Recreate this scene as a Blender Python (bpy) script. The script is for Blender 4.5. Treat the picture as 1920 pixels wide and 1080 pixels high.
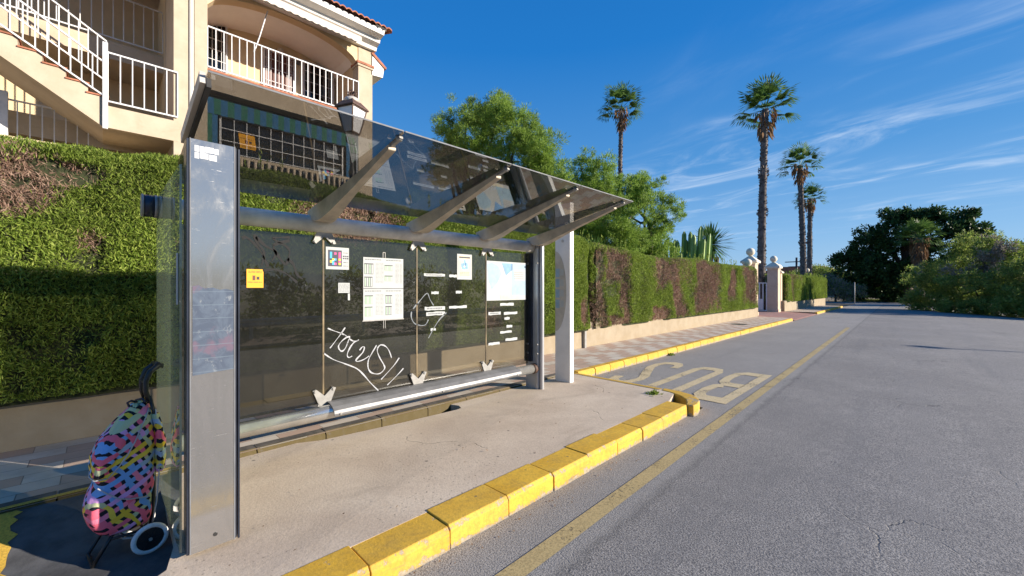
import bpy, math, random
import numpy as np
from mathutils import Vector
R = math.radians
random.seed(7)
rng = np.random.default_rng(11)
for o in list(bpy.data.objects):
    bpy.data.objects.remove(o)
S = bpy.context.scene
COL = S.collection

# ------------------------------------------------------------------ camera
cam = bpy.data.cameras.new('camera')
cam.sensor_width = 36.0
cam.lens = 36.0 * 765 / 1920
cam.clip_start = 0.05
cam.clip_end = 3000
camo = bpy.data.objects.new('camera', cam)
COL.objects.link(camo)
camo.location = (0, 0, 1.55)
camo.rotation_euler = (R(90), 0, R(44.623))
S.camera = camo

# ------------------------------------------------------------------ light
SUN_AZ = math.atan2(1.0, 0.66)       # clockwise from +Y
SUN_EL = R(17.0)
world = bpy.data.worlds.new('World')
S.world = world
world.use_nodes = True
wn, wl = world.node_tree.nodes, world.node_tree.links
wn.clear()
w_out = wn.new('ShaderNodeOutputWorld')
w_bg = wn.new('ShaderNodeBackground')
w_sky = wn.new('ShaderNodeTexSky')
w_sky.sky_type = 'NISHITA'
w_sky.sun_disc = False
w_sky.sun_elevation = SUN_EL
w_sky.sun_rotation = SUN_AZ
w_sky.air_density = 1.0
w_sky.dust_density = 0.15
w_sky.ozone_density = 2.2
w_hsv = wn.new('ShaderNodeHueSaturation')
w_hsv.inputs['Saturation'].default_value = 1.22
w_hsv.inputs['Hue'].default_value = 0.497
wl.new(w_sky.outputs[0], w_hsv.inputs['Color'])
w_bg.inputs['Strength'].default_value = 0.104
wl.new(w_bg.outputs[0], w_out.inputs['Surface'])


def wmath(op, a, b=None, c=None, clamp=False):
    n = wn.new('ShaderNodeMath')
    n.operation = op
    n.use_clamp = clamp
    for i, v in enumerate((a, b, c)):
        if v is None:
            continue
        if isinstance(v, (int, float)):
            n.inputs[i].default_value = v
        else:
            wl.new(v, n.inputs[i])
    return n.outputs[0]


# cirrus: a flat cloud layer high above, streaked along one direction
w_tc = wn.new('ShaderNodeTexCoord')
w_sep = wn.new('ShaderNodeSeparateXYZ')
wl.new(w_tc.outputs['Generated'], w_sep.inputs[0])
zz = wmath('MAXIMUM', w_sep.outputs[2], 0.02)
cu = wmath('DIVIDE', w_sep.outputs[0], zz)
cv = wmath('DIVIDE', w_sep.outputs[1], zz)
along = wmath('ADD', wmath('MULTIPLY', cu, 0.93), wmath('MULTIPLY', cv, -0.36))
across = wmath('ADD', wmath('MULTIPLY', cu, 0.36), wmath('MULTIPLY', cv, 0.93))
w_cmb = wn.new('ShaderNodeCombineXYZ')
wl.new(wmath('MULTIPLY', along, 0.85), w_cmb.inputs[0])
wl.new(wmath('MULTIPLY', across, 1.55), w_cmb.inputs[1])
w_n = wn.new('ShaderNodeTexNoise')
w_n.inputs['Scale'].default_value = 1.25
w_n.inputs['Detail'].default_value = 8
w_n.inputs['Roughness'].default_value = 0.62
w_n.inputs['Distortion'].default_value = 0.9
wl.new(w_cmb.outputs[0], w_n.inputs['Vector'])
w_n2 = wn.new('ShaderNodeTexNoise')
w_n2.inputs['Scale'].default_value = 0.55
w_n2.inputs['Detail'].default_value = 3
wl.new(w_cmb.outputs[0], w_n2.inputs['Vector'])


def wramp(v, lo, hi):
    n = wn.new('ShaderNodeMapRange')
    n.interpolation_type = 'SMOOTHSTEP'
    n.inputs[1].default_value = lo
    n.inputs[2].default_value = hi
    wl.new(v, n.inputs[0])
    return n.outputs[0]


# clear deep-blue winter sky: height gradient laid over the Nishita sky
w_grad = wn.new('ShaderNodeValToRGB')
ge = w_grad.color_ramp.elements
ge[0].position, ge[0].color = 0.0, (1.75, 2.85, 4.3, 1)
ge[1].position, ge[1].color = 1.0, (0.02, 0.55, 2.2, 1)
for pos, c in ((0.10, (1.18, 2.40, 4.2, 1)), (0.26, (0.42, 1.60, 3.65, 1)), (0.50, (0.055, 1.02, 3.25, 1))):
    e = ge.new(pos)
    e.color = c
wl.new(w_sep.outputs[2], w_grad.inputs[0])
w_blend = wn.new('ShaderNodeMix')
w_blend.data_type = 'RGBA'
w_blend.inputs['Factor'].default_value = 0.88
wl.new(w_hsv.outputs[0], w_blend.inputs['A'])
wl.new(w_grad.outputs[0], w_blend.inputs['B'])
cm = wmath('MULTIPLY', wramp(w_n.outputs[0], 0.42, 0.80), wramp(w_n2.outputs[0], 0.38, 0.60))
cm = wmath('MULTIPLY', cm, wramp(across, 1.2, 2.4))
cm = wmath('MULTIPLY', cm, wramp(across, 9.0, 4.8))
cm = wmath('MULTIPLY', cm, 0.8, clamp=True)
w_mix = wn.new('ShaderNodeMix')
w_mix.data_type = 'RGBA'
wl.new(cm, w_mix.inputs['Factor'])
wl.new(w_blend.outputs['Result'], w_mix.inputs['A'])
w_mix.inputs['B'].default_value = (3.3, 4.1, 5.2, 1)
wl.new(w_mix.outputs['Result'], w_bg.inputs['Color'])

sun = bpy.data.lights.new('sun', 'SUN')
sun.energy = 5.0
sun.angle = R(0.5)
sun.color = (1.0, 0.90, 0.76)
suno = bpy.data.objects.new('sun', sun)
COL.objects.link(suno)
sd = Vector((math.sin(SUN_AZ) * math.cos(SUN_EL), math.cos(SUN_AZ) * math.cos(SUN_EL), math.sin(SUN_EL)))
suno.rotation_euler = sd.to_track_quat('Z', 'Y').to_euler()
suno.location = (30, 20, 20)

S.view_settings.view_transform = 'Standard'
S.view_settings.look = 'None'
S.view_settings.exposure = 0.88
S.view_settings.gamma = 1
S.cycles.max_bounces = 8
S.cycles.transparent_max_bounces = 24
S.cycles.glossy_bounces = 4
S.cycles.caustics_reflective = False
S.cycles.caustics_refractive = False


# ------------------------------------------------------------------ materials
class NT:
    def __init__(self, name):
        self.m = bpy.data.materials.new(name)
        self.m.use_nodes = True
        self.n = self.m.node_tree.nodes
        self.l = self.m.node_tree.links
        self.n.clear()
        self.out = self.n.new('ShaderNodeOutputMaterial')
        self._tc = None

    def add(self, t, **kw):
        n = self.n.new(t)
        for k, v in kw.items():
            setattr(n, k, v)
        return n

    def setin(self, n, i, v):
        if v is None:
            return
        if hasattr(v, 'default_value') or hasattr(v, 'is_linked'):
            self.l.new(v, n.inputs[i])
        else:
            if isinstance(v, (tuple, list)) and len(v) == 3 and n.inputs[i].type == 'RGBA':
                v = (*v, 1)
            n.inputs[i].default_value = v

    @property
    def obj(self):
        if self._tc is None:
            self._tc = self.add('ShaderNodeTexCoord')
        return self._tc.outputs['Object']

    def math(self, op, a, b=None, c=None, clamp=False):
        n = self.add('ShaderNodeMath', operation=op, use_clamp=clamp)
        for i, v in enumerate((a, b, c)):
            self.setin(n, i, v)
        return n.outputs[0]

    def noise(self, scale, detail=4, rough=0.55, vec=None, dist=0.0):
        n = self.add('ShaderNodeTexNoise')
        n.inputs['Scale'].default_value = scale
        n.inputs['Detail'].default_value = detail
        n.inputs['Roughness'].default_value = rough
        n.inputs['Distortion'].default_value = dist
        self.l.new(vec or self.obj, n.inputs['Vector'])
        return n.outputs[0]

    def vor(self, scale, feature='F1', out=0, vec=None, rnd=1.0):
        n = self.add('ShaderNodeTexVoronoi', feature=feature)
        n.inputs['Scale'].default_value = scale
        n.inputs['Randomness'].default_value = rnd
        self.l.new(vec or self.obj, n.inputs['Vector'])
        return n.outputs[out]

    def ramp(self, v, lo, hi, a=0.0, b=1.0, smooth=True):
        n = self.add('ShaderNodeMapRange')
        n.interpolation_type = 'SMOOTHSTEP' if smooth else 'LINEAR'
        self.setin(n, 0, v)
        for i, x in zip((1, 2, 3, 4), (lo, hi, a, b)):
            n.inputs[i].default_value = x
        return n.outputs[0]

    def mix(self, f, a, b, mode='MIX'):
        n = self.add('ShaderNodeMix', data_type='RGBA', blend_type=mode)
        n.clamp_factor = True
        self.setin(n, 'Factor', f)
        for k, v in (('A', a), ('B', b)):
            s = [x for x in n.inputs if x.name == k and x.type == 'RGBA'][0]
            if hasattr(v, 'is_linked'):
                self.l.new(v, s)
            else:
                s.default_value = (*v, 1) if len(v) == 3 else v
        return [x for x in n.outputs if x.type == 'RGBA'][0]

    def scaled(self, sx, sy, sz, rot=(0, 0, 0)):
        n = self.add('ShaderNodeMapping')
        n.inputs['Scale'].default_value = (sx, sy, sz)
        n.inputs['Rotation'].default_value = rot
        self.l.new(self.obj, n.inputs['Vector'])
        return n.outputs[0]

    def bump(self, h, strength=0.3, dist=0.01):
        n = self.add('ShaderNodeBump')
        n.inputs['Strength'].default_value = strength
        n.inputs['Distance'].default_value = dist
        self.l.new(h, n.inputs['Height'])
        return n.outputs[0]

    def pbr(self, col, rough=0.8, metal=0.0, normal=None, spec=None):
        b = self.add('ShaderNodeBsdfPrincipled')
        self.setin(b, 'Base Color', col)
        self.setin(b, 'Roughness', rough)
        self.setin(b, 'Metallic', metal)
        if spec is not None:
            b.inputs['Specular IOR Level'].default_value = spec
        if normal is not None:
            self.l.new(normal, b.inputs['Normal'])
        self.l.new(b.outputs[0], self.out.inputs['Surface'])
        return b


def plain(name, col, rough=0.6, metal=0.0, var=0.12, scale=9.0, bump=0.0, spec=None):
    t = NT(name)
    n = t.noise(scale, 5, 0.6)
    f = t.ramp(n, 0.3, 0.7)
    dark = tuple(c * (1 - var) for c in col)
    lite = tuple(min(1, c * (1 + var * 0.6)) for c in col)
    c = t.mix(f, dark, lite)
    nm = t.bump(t.noise(scale * 12, 3), bump, 0.004) if bump else None
    t.pbr(c, rough, metal, nm, spec)
    return t.m


def mat_asphalt():
    t = NT('asphalt')
    big = t.ramp(t.noise(0.55, 5, 0.6), 0.35, 0.68)
    c = t.mix(big, (0.315, 0.293, 0.270), (0.405, 0.378, 0.345))
    streak = t.ramp(t.noise(1.0, 4, 0.6, t.scaled(2.2, 0.12, 1)), 0.52, 0.72)
    c = t.mix(t.math('MULTIPLY', streak, 0.4), c, (0.18, 0.178, 0.18))
    fine = t.noise(95, 2, 0.7)
    c = t.mix(t.ramp(fine, 0.36, 0.62, 0.0, 1.0), (0.115, 0.112, 0.115), c)
    chip = t.vor(140, 'F1', 1)
    sep = t.add('ShaderNodeSeparateColor')
    t.l.new(chip, sep.inputs[0])
    c = t.mix(t.ramp(sep.outputs[0], 0.88, 0.96, 0, 0.35), c, (0.46, 0.45, 0.44))
    c = t.mix(t.ramp(sep.outputs[1], 0.80, 0.94, 0, 0.8), c, (0.10, 0.098, 0.10))
    mot = t.ramp(t.noise(5.5, 6, 0.72), 0.36, 0.66)
    c = t.mix(t.math('MULTIPLY', mot, 0.32), c, (0.155, 0.15, 0.15))
    wv = t.add('ShaderNodeVectorMath', operation='ADD')
    t.l.new(t.obj, wv.inputs[0])
    dn = t.add('ShaderNodeTexNoise')
    dn.inputs['Scale'].default_value = 1.7
    dn.inputs['Detail'].default_value = 6
    t.l.new(t.obj, dn.inputs['Vector'])
    sc = t.add('ShaderNodeVectorMath', operation='SCALE')
    sc.inputs['Scale'].default_value = 0.8
    t.l.new(dn.outputs[1], sc.inputs[0])
    t.l.new(sc.outputs[0], wv.inputs[1])
    cr = t.vor(0.75, 'DISTANCE_TO_EDGE', 0, wv.outputs[0])
    zone = t.ramp(t.noise(0.5, 3), 0.51, 0.65)
    crack = t.math('MULTIPLY', t.ramp(cr, 0.0, 0.008, 1, 0), zone)
    c = t.mix(t.math('MULTIPLY', crack, 0.72), c, (0.05, 0.048, 0.045))
    # ragged seam between the bay surfacing and the road, beside the painted line
    sp_ = t.add('ShaderNodeSeparateXYZ')
    t.l.new(t.obj, sp_.inputs[0])
    sx_ = t.math('ADD', t.math('ADD', sp_.outputs[0], 1.36), t.math('MULTIPLY', t.math('MAXIMUM', t.math('SUBTRACT', sp_.outputs[1], 1.5), 0.0), 0.0158))
    sx_ = t.math('ADD', sx_, t.math('MULTIPLY', t.math('SUBTRACT', t.noise(4.5, 5, 0.7), 0.5), 0.16))
    band = t.ramp(t.math('ABSOLUTE', sx_), 0.015, 0.06, 1, 0)
    band = t.math('MULTIPLY', band, t.ramp(t.noise(50, 4, 0.75), 0.35, 0.6))
    c = t.mix(t.math('MULTIPLY', band, 0.6), c, (0.10, 0.098, 0.095))
    bay = t.ramp(sx_, -0.03, 0.03, 1, 0)
    c = t.mix(t.math('MULTIPLY', bay, 0.22), c, (0.42, 0.40, 0.37))
    wt = t.ramp(t.math('ABSOLUTE', t.math('SUBTRACT', t.math('ABSOLUTE', t.math('SUBTRACT', sp_.outputs[0], 0.55)), 0.75)), 0.0, 0.75, 1, 0)
    wt = t.math('MULTIPLY', wt, t.ramp(t.noise(1.3, 4, 0.6, t.scaled(1, 0.15, 1)), 0.3, 0.7))
    c = t.mix(t.math('MULTIPLY', wt, 0.30), c, (0.20, 0.197, 0.20))
    oil = t.ramp(t.noise(0.8, 5, 0.7, dist=1.0), 0.62, 0.75)
    c = t.mix(t.math('MULTIPLY', oil, 0.35), c, (0.16, 0.155, 0.155))
    spot = t.ramp(t.vor(1.1, 'F1', 0), 0.018, 0.034, 1, 0)
    c = t.mix(t.math('MULTIPLY', spot, 0.8), c, (0.03, 0.03, 0.032))
    h = t.math('ADD', t.math('MULTIPLY', fine, 1.0), t.math('MULTIPLY', crack, -2.0))
    t.pbr(c, 0.88, 0, t.bump(h, 0.7, 0.006), 0.3)
    return t.m


def mat_concrete(name, a, b, spots=True, crack=True):
    t = NT(name)
    big = t.ramp(t.noise(1.1, 6, 0.62, dist=0.5), 0.32, 0.7)
    c = t.mix(big, a, b)
    st = t.ramp(t.noise(2.6, 5, 0.65, t.scaled(1, 0.5, 1), 0.8), 0.52, 0.75)
    c = t.mix(t.math('MULTIPLY', st, 0.45), c, tuple(x * 0.62 for x in a))
    fine = t.noise(60, 4, 0.7)
    c = t.mix(t.ramp(fine, 0.3, 0.62, 0.28, 0), c, tuple(x * 0.45 for x in a))
    h = fine
    if spots:
        s1 = t.ramp(t.vor(3.1, 'F1', 0), 0.03, 0.055, 1, 0)
        c = t.mix(t.math('MULTIPLY', s1, 0.75), c, (0.10, 0.095, 0.09))
        pz = t.ramp(t.noise(0.9, 3), 0.5, 0.6)
        s2 = t.math('MULTIPLY', t.ramp(t.vor(26, 'F1', 0), 0.1, 0.2, 1, 0), pz)
        c = t.mix(t.math('MULTIPLY', s2, 0.65), c, (0.13, 0.11, 0.09))
    if crack:
        dn = t.add('ShaderNodeTexNoise')
        dn.inputs['Scale'].default_value = 2.3
        dn.inputs['Detail'].default_value = 7
        t.l.new(t.obj, dn.inputs['Vector'])
        sc = t.add('ShaderNodeVectorMath', operation='SCALE')
        sc.inputs['Scale'].default_value = 0.5
        t.l.new(dn.outputs[1], sc.inputs[0])
        wv = t.add('ShaderNodeVectorMath', operation='ADD')
        t.l.new(t.obj, wv.inputs[0])
        t.l.new(sc.outputs[0], wv.inputs[1])
        cr = t.ramp(t.vor(0.62, 'DISTANCE_TO_EDGE', 0, wv.outputs[0]), 0, 0.005, 1, 0)
        cr = t.math('MULTIPLY', cr, t.ramp(t.noise(1.3, 3), 0.53, 0.63))
        c = t.mix(t.math('MULTIPLY', cr, 0.8), c, (0.05, 0.045, 0.04))
        h = t.math('ADD', fine, t.math('MULTIPLY', cr, -2.5))
    t.pbr(c, 0.9, 0, t.bump(h, 0.5, 0.004), 0.25)
    return t.m


def mat_yellow(name='yellow_kerb_paint', worn=0.5):
    t = NT(name)
    # every stone gets its own patch of the wear pattern
    oi = t.add('ShaderNodeObjectInfo')
    sh_ = t.add('ShaderNodeVectorMath', operation='ADD')
    cb = t.add('ShaderNodeCombineXYZ')
    t.l.new(t.math('MULTIPLY', oi.outputs['Random'], 37.0), cb.inputs[0])
    t.l.new(t.math('MULTIPLY', oi.outputs['Random'], 91.0), cb.inputs[1])
    t.l.new(t.obj, sh_.inputs[0])
    t.l.new(cb.outputs[0], sh_.inputs[1])
    V = sh_.outputs[0]
    sep = t.add('ShaderNodeSeparateXYZ')
    t.l.new(t.obj, sep.inputs[0])
    c = t.mix(t.ramp(t.noise(3.2, 5, 0.6, V), 0.3, 0.7), (0.64, 0.365, 0.034), (0.75, 0.465, 0.055))
    c = t.mix(t.math('MULTIPLY', oi.outputs['Random'], 0.3), c, (0.66, 0.42, 0.09))
    dirt = t.ramp(t.noise(5, 6, 0.7, V, 0.6), 0.45, 0.75)
    c = t.mix(t.math('MULTIPLY', dirt, 0.55), c, (0.40, 0.26, 0.075))
    fine = t.noise(38, 5, 0.7, V)
    c = t.mix(t.ramp(fine, 0.35, 0.6, 0.35, 0), c, (0.30, 0.19, 0.05))
    zl = sep.outputs[2]
    low = t.ramp(zl, 0.05, 0.125, 1, 0)
    edge = t.math('MULTIPLY', t.ramp(zl, 0.15, 0.185), t.ramp(sep.outputs[0], 0.085, 0.125))
    bias = t.math('ADD', t.math('MULTIPLY', low, 0.24), t.math('MULTIPLY', edge, 0.13))
    wear = t.math('ADD', t.noise(13, 7, 0.75, V), bias)
    wear = t.ramp(wear, 0.62 + 0.06 * (0.5 - worn), 0.69, 0, 1)
    bare = t.mix(t.ramp(t.noise(40, 3, 0.6, V), 0.3, 0.7), (0.26, 0.22, 0.17), (0.44, 0.385, 0.30))
    c = t.mix(t.math('MULTIPLY', wear, 0.9), c, bare)
    gr_ = t.math('MULTIPLY', t.ramp(zl, 0.04, 0.09, 1, 0), t.ramp(t.noise(20, 4, 0.7, V), 0.3, 0.6))
    c = t.mix(t.math('MULTIPLY', gr_, 0.6), c, (0.16, 0.14, 0.115))
    sv = t.add('ShaderNodeMapping')
    sv.inputs['Scale'].default_value = (30, 1.2, 22)
    t.l.new(V, sv.inputs['Vector'])
    sc = t.ramp(t.noise(2.0, 5, 0.7, sv.outputs[0]), 0.58, 0.68)
    face = t.ramp(sep.outputs[0], 0.105, 0.125)
    c = t.mix(t.math('MULTIPLY', t.math('MULTIPLY', sc, face), 0.7), c, (0.17, 0.145, 0.11))
    s1 = t.ramp(t.vor(4.3, 'F1', 0, V), 0.03, 0.06, 1, 0)
    c = t.mix(t.math('MULTIPLY', s1, 0.75), c, (0.16, 0.13, 0.08))
    h = t.math('ADD', t.noise(70, 4, 0.6, V), t.math('MULTIPLY', wear, -0.8))
    t.pbr(c, 0.68, 0, t.bump(h, 0.5, 0.004), 0.3)
    return t.m


def mat_marking(name, col, keep):
    # worn road paint: the worn spots let the asphalt below show
    t = NT(name)
    n = t.noise(38, 5, 0.75)
    n2 = t.noise(2.4, 4, 0.6)
    w = t.math('ADD', t.math('MULTIPLY', n, 0.6), t.math('MULTIPLY', n2, 0.4))
    f = t.ramp(w, keep, keep + 0.1)
    c = t.mix(t.ramp(t.noise(90, 2), 0.35, 0.6), tuple(x * 0.7 for x in col), col)
    b = t.add('ShaderNodeBsdfPrincipled')
    t.l.new(c, b.inputs['Base Color'])
    b.inputs['Roughness'].default_value = 0.85
    tr = t.add('ShaderNodeBsdfTransparent')
    ms = t.add('ShaderNodeMixShader')
    t.l.new(f, ms.inputs[0])
    t.l.new(b.outputs[0], ms.inputs[1])
    t.l.new(tr.outputs[0], ms.inputs[2])
    t.l.new(ms.outputs[0], t.out.inputs['Surface'])
    return t.m


def mat_tiles():
    t = NT('pavement_tiles')
    sep = t.add('ShaderNodeSeparateXYZ')
    t.l.new(t.obj, sep.inputs[0])
    # running-bond slabs 0.4 x 0.2, long side along the street, coloured in slanting bands
    row = t.math('FLOOR', t.math('DIVIDE', sep.outputs[0], 0.2))
    sh = t.math('MULTIPLY', t.math('PINGPONG', row, 2.0), 0.2)
    yy = t.math('DIVIDE', t.math('ADD', sep.outputs[1], sh), 0.8)
    fr = t.math('FRACT', yy)
    band = t.math('GREATER_THAN', fr, 0.5)
    c = t.mix(band, (0.46, 0.325, 0.25), (0.58, 0.515, 0.435))
    cellv = t.add('ShaderNodeCombineXYZ')
    t.l.new(row, cellv.inputs[0])
    t.l.new(t.math('FLOOR', t.math('MULTIPLY', yy, 2.0)), cellv.inputs[1])
    wnz = t.add('ShaderNodeTexWhiteNoise')
    t.l.new(cellv.outputs[0], wnz.inputs['Vector'])
    c = t.mix(t.math('MULTIPLY', wnz.outputs[0], 0.35), c, (0.44, 0.36, 0.29))
    gx = t.math('FRACT', t.math('DIVIDE', sep.outputs[0], 0.2))
    gy = t.math('FRACT', t.math('MULTIPLY', yy, 2.0))
    jx = t.math('LESS_THAN', gx, 0.035)
    jy = t.math('LESS_THAN', gy, 0.016)
    j = t.math('MAXIMUM', jx, jy)
    c = t.mix(t.math('MULTIPLY', j, 0.75), c, (0.13, 0.11, 0.09))
    dirt = t.ramp(t.noise(2.2, 6, 0.65), 0.48, 0.72)
    c = t.mix(t.math('MULTIPLY', dirt, 0.5), c, (0.30, 0.25, 0.19))
    fine = t.noise(70, 3)
    h = t.math('ADD', t.math('MULTIPLY', fine, 0.3), t.math('MULTIPLY', j, -1.0))
    t.pbr(c, 0.82, 0, t.bump(h, 0.5, 0.004), 0.3)
    return t.m


def mat_render_wall(name, a, b, stain=(0.34, 0.27, 0.18), amount=0.6, zlow=0.45):
    t = NT(name)
    c = t.mix(t.ramp(t.noise(2.5, 6, 0.65), 0.3, 0.7), a, b)
    sep = t.add('ShaderNodeSeparateXYZ')
    t.l.new(t.obj, sep.inputs[0])
    low = t.ramp(sep.outputs[2], 0.0, zlow, 0.25, 0)
    n = t.math('ADD', t.noise(1.9, 7, 0.7, t.scaled(1, 1, 2.0), 0.6), low)
    c = t.mix(t.math('MULTIPLY', t.ramp(n, 0.54, 0.78), amount), c, stain)
    drip = t.ramp(t.noise(5, 4, 0.6, t.scaled(1, 1, 0.12)), 0.6, 0.8)
    c = t.mix(t.math('MULTIPLY', drip, amount * 0.5), c, (0.22, 0.20, 0.17))
    t.pbr(c, 0.9, 0, t.bump(t.noise(55, 5, 0.7), 0.4, 0.004), 0.2)
    return t.m


def mat_leaf(name, cols, rough=0.55, trans=0.35):
    t = NT(name)
    g = t.add('ShaderNodeNewGeometry')
    rp = t.add('ShaderNodeValToRGB')
    rp.color_ramp.elements[0].color = (*cols[0], 1)
    rp.color_ramp.elements[-1].color = (*cols[-1], 1)
    for i, cc in enumerate(cols[1:-1]):
        e = rp.color_ramp.elements.new((i + 1) / (len(cols) - 1))
        e.color = (*cc, 1)
    t.l.new(g.outputs['Random Per Island'], rp.inputs[0])
    big = t.ramp(t.noise(0.9, 4, 0.6), 0.3, 0.7, 0.72, 1.12)
    mul = t.add('ShaderNodeVectorMath', operation='SCALE')
    t.l.new(rp.outputs[0], mul.inputs[0])
    t.l.new(big, mul.inputs['Scale'])
    b = t.add('ShaderNodeBsdfPrincipled')
    t.l.new(mul.outputs[0], b.inputs['Base Color'])
    b.inputs['Roughness'].default_value = rough
    b.inputs['Specular IOR Level'].default_value = 0.3
    tl = t.add('ShaderNodeBsdfTranslucent')
    t.l.new(mul.outputs[0], tl.inputs['Color'])
    ms = t.add('ShaderNodeMixShader')
    ms.inputs[0].default_value = trans
    t.l.new(b.outputs[0], ms.inputs[1])
    t.l.new(tl.outputs[0], ms.inputs[2])
    t.l.new(ms.outputs[0], t.out.inputs['Surface'])
    return t.m


def mat_glass(name, tint, refl=1.0, dirt=0.0, dirtcol=(0.55, 0.62, 0.52), dscale=3.0, r0=0.045):
    # a real pane with two faces: tint is what one face lets through
    t = NT(name)
    tr = t.add('ShaderNodeBsdfTransparent')
    tr.inputs['Color'].default_value = (*tint, 1)
    base = tr.outputs[0]
    if dirt > 0:
        df = t.add('ShaderNodeBsdfDiffuse')
        df.inputs['Color'].default_value = (*dirtcol, 1)
        tl = t.add('ShaderNodeBsdfTranslucent')
        tl.inputs['Color'].default_value = (*dirtcol, 1)
        dm = t.add('ShaderNodeMixShader')
        dm.inputs[0].default_value = 0.5
        t.l.new(df.outputs[0], dm.inputs[1])
        t.l.new(tl.outputs[0], dm.inputs[2])
        f = t.ramp(t.noise(dscale, 6, 0.65, t.scaled(1, 1, 0.6), 0.6), 0.3, 0.75, dirt * 0.55, dirt)
        m0 = t.add('ShaderNodeMixShader')
        t.l.new(f, m0.inputs[0])
        t.l.new(base, m0.inputs[1])
        t.l.new(dm.outputs[0], m0.inputs[2])
        base = m0.outputs[0]
    lw = t.add('ShaderNodeLayerWeight')
    p = t.math('POWER', lw.outputs['Facing'], 5.0)
    fr = t.math('MULTIPLY', t.math('ADD', t.math('MULTIPLY', p, 0.95), r0), refl, clamp=True)
    gl = t.add('ShaderNodeBsdfGlossy')
    gl.inputs['Roughness'].default_value = 0.012
    ms = t.add('ShaderNodeMixShader')
    t.l.new(fr, ms.inputs[0])
    t.l.new(base, ms.inputs[1])
    t.l.new(gl.outputs[0], ms.inputs[2])
    t.l.new(ms.outputs[0], t.out.inputs['Surface'])
    return t.m


def mat_weave():
    t = NT('ribbon_print_fabric')
    sep = t.add('ShaderNodeSeparateXYZ')
    t.l.new(t.obj, sep.inputs[0])
    wob = t.math('MULTIPLY', t.math('SUBTRACT', t.noise(9, 2), 0.5), 0.06)
    a0 = t.math('ADD', t.math('ADD', sep.outputs[1], t.math('MULTIPLY', sep.outputs[0], -0.9)), wob)
    b0 = t.math('ADD', sep.outputs[2], wob)
    ca, sa = math.cos(0.5), math.sin(0.5)
    u = t.math('ADD', t.math('MULTIPLY', a0, ca), t.math('MULTIPLY', b0, sa))
    v = t.math('SUBTRACT', t.math('MULTIPLY', b0, ca), t.math('MULTIPLY', a0, sa))
    u = t.math('MULTIPLY', u, 22.0)
    v = t.math('MULTIPLY', v, 22.0)

    def ribbon(p, q, seed):
        cell = t.math('FLOOR', p)
        seg = t.math('FLOOR', t.math('DIVIDE', t.math('ADD', q, t.math('MULTIPLY', cell, 1.37)), 3.6))
        cv_ = t.add('ShaderNodeCombineXYZ')
        t.l.new(cell, cv_.inputs[0])
        t.l.new(seg, cv_.inputs[1])
        cv_.inputs[2].default_value = seed
        w = t.add('ShaderNodeTexWhiteNoise')
        t.l.new(cv_.outputs[0], w.inputs['Vector'])
        rp = t.add('ShaderNodeValToRGB')
        rp.color_ramp.interpolation = 'CONSTANT'
        cs = [(0.92, 0.16, 0.24), (0.90, 0.58, 0.05), (0.20, 0.42, 0.78), (0.58, 0.60, 0.34), (0.94, 0.26, 0.38), (0.75, 0.38, 0.72), (0.92, 0.66, 0.08), (0.40, 0.50, 0.62)]
        rp.color_ramp.elements[0].color = (*cs[0], 1)
        rp.color_ramp.elements[1].position = 1 / 8
        rp.color_ramp.elements[1].color = (*cs[1], 1)
        for i in range(2, 8):
            e = rp.color_ramp.elements.new(i / 8)
            e.color = (*cs[i], 1)
        t.l.new(w.outputs[0], rp.inputs[0])
        fp = t.math('FRACT', p)
        d = t.math('ABSOLUTE', t.math('SUBTRACT', fp, 0.5))
        mask = t.math('LESS_THAN', d, 0.27)
        shade = t.ramp(d, 0.05, 0.31, 1.0, 0.62)
        return rp.outputs[0], mask, cell, shade

    ca_, ma, ia, sa_ = ribbon(u, v, 1.0)
    cb_, mb, ib, sb_ = ribbon(v, u, 5.0)
    pw = t.add('ShaderNodeCombineXYZ')
    t.l.new(t.math('FLOOR', t.math('DIVIDE', t.math('ADD', ia, 0.5), 2.0)), pw.inputs[0])
    t.l.new(t.math('FLOOR', t.math('DIVIDE', t.math('ADD', ib, t.math('MULTIPLY', ia, 1.0)), 2.0)), pw.inputs[1])
    pn = t.add('ShaderNodeTexWhiteNoise')
    t.l.new(pw.outputs[0], pn.inputs['Vector'])
    top = t.math('GREATER_THAN', pn.outputs[0], 0.5)
    black = (0.014, 0.016, 0.026)
    c1 = t.mix(mb, black, cb_)
    c1 = t.mix(ma, c1, ca_)
    c2 = t.mix(ma, black, ca_)
    c2 = t.mix(mb, c2, cb_)
    c = t.mix(top, c1, c2)
    t.pbr(c, 0.75, 0, t.bump(t.noise(35, 3), 0.25, 0.01), 0.25)
    return t.m


def mat_metal(name, col, rough=0.35, streak=0.15):
    t = NT(name)
    n = t.ramp(t.noise(3, 6, 0.7, t.scaled(1, 1, 0.35), 0.5), 0.3, 0.72)
    c = t.mix(n, tuple(x * (1 - streak) for x in col), col)
    r = t.ramp(t.noise(8, 5, 0.65), 0.3, 0.7, rough * 0.75, rough * 1.35)
    t.pbr(c, r, 1.0, t.bump(t.noise(40, 3), 0.06, 0.002))
    return t.m


def mat_mirror():
    # old steel cover plate: dull mirror with smears and scratches
    t = NT('scuffed_mirror_steel')
    sm = t.ramp(t.noise(4, 7, 0.7, t.scaled(1, 1, 0.5), 1.2), 0.42, 0.72)
    r = t.math('ADD', t.math('MULTIPLY', sm, 0.18), 0.11)
    scr = t.ramp(t.noise(3, 5, 0.75, t.scaled(1, 3, 40)), 0.62, 0.7)
    r = t.math('ADD', r, t.math('MULTIPLY', scr, 0.25))
    c = t.mix(sm, (0.43, 0.42, 0.415), (0.33, 0.33, 0.33))
    b = t.pbr(c, r, 0.78)
    return t.m


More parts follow.
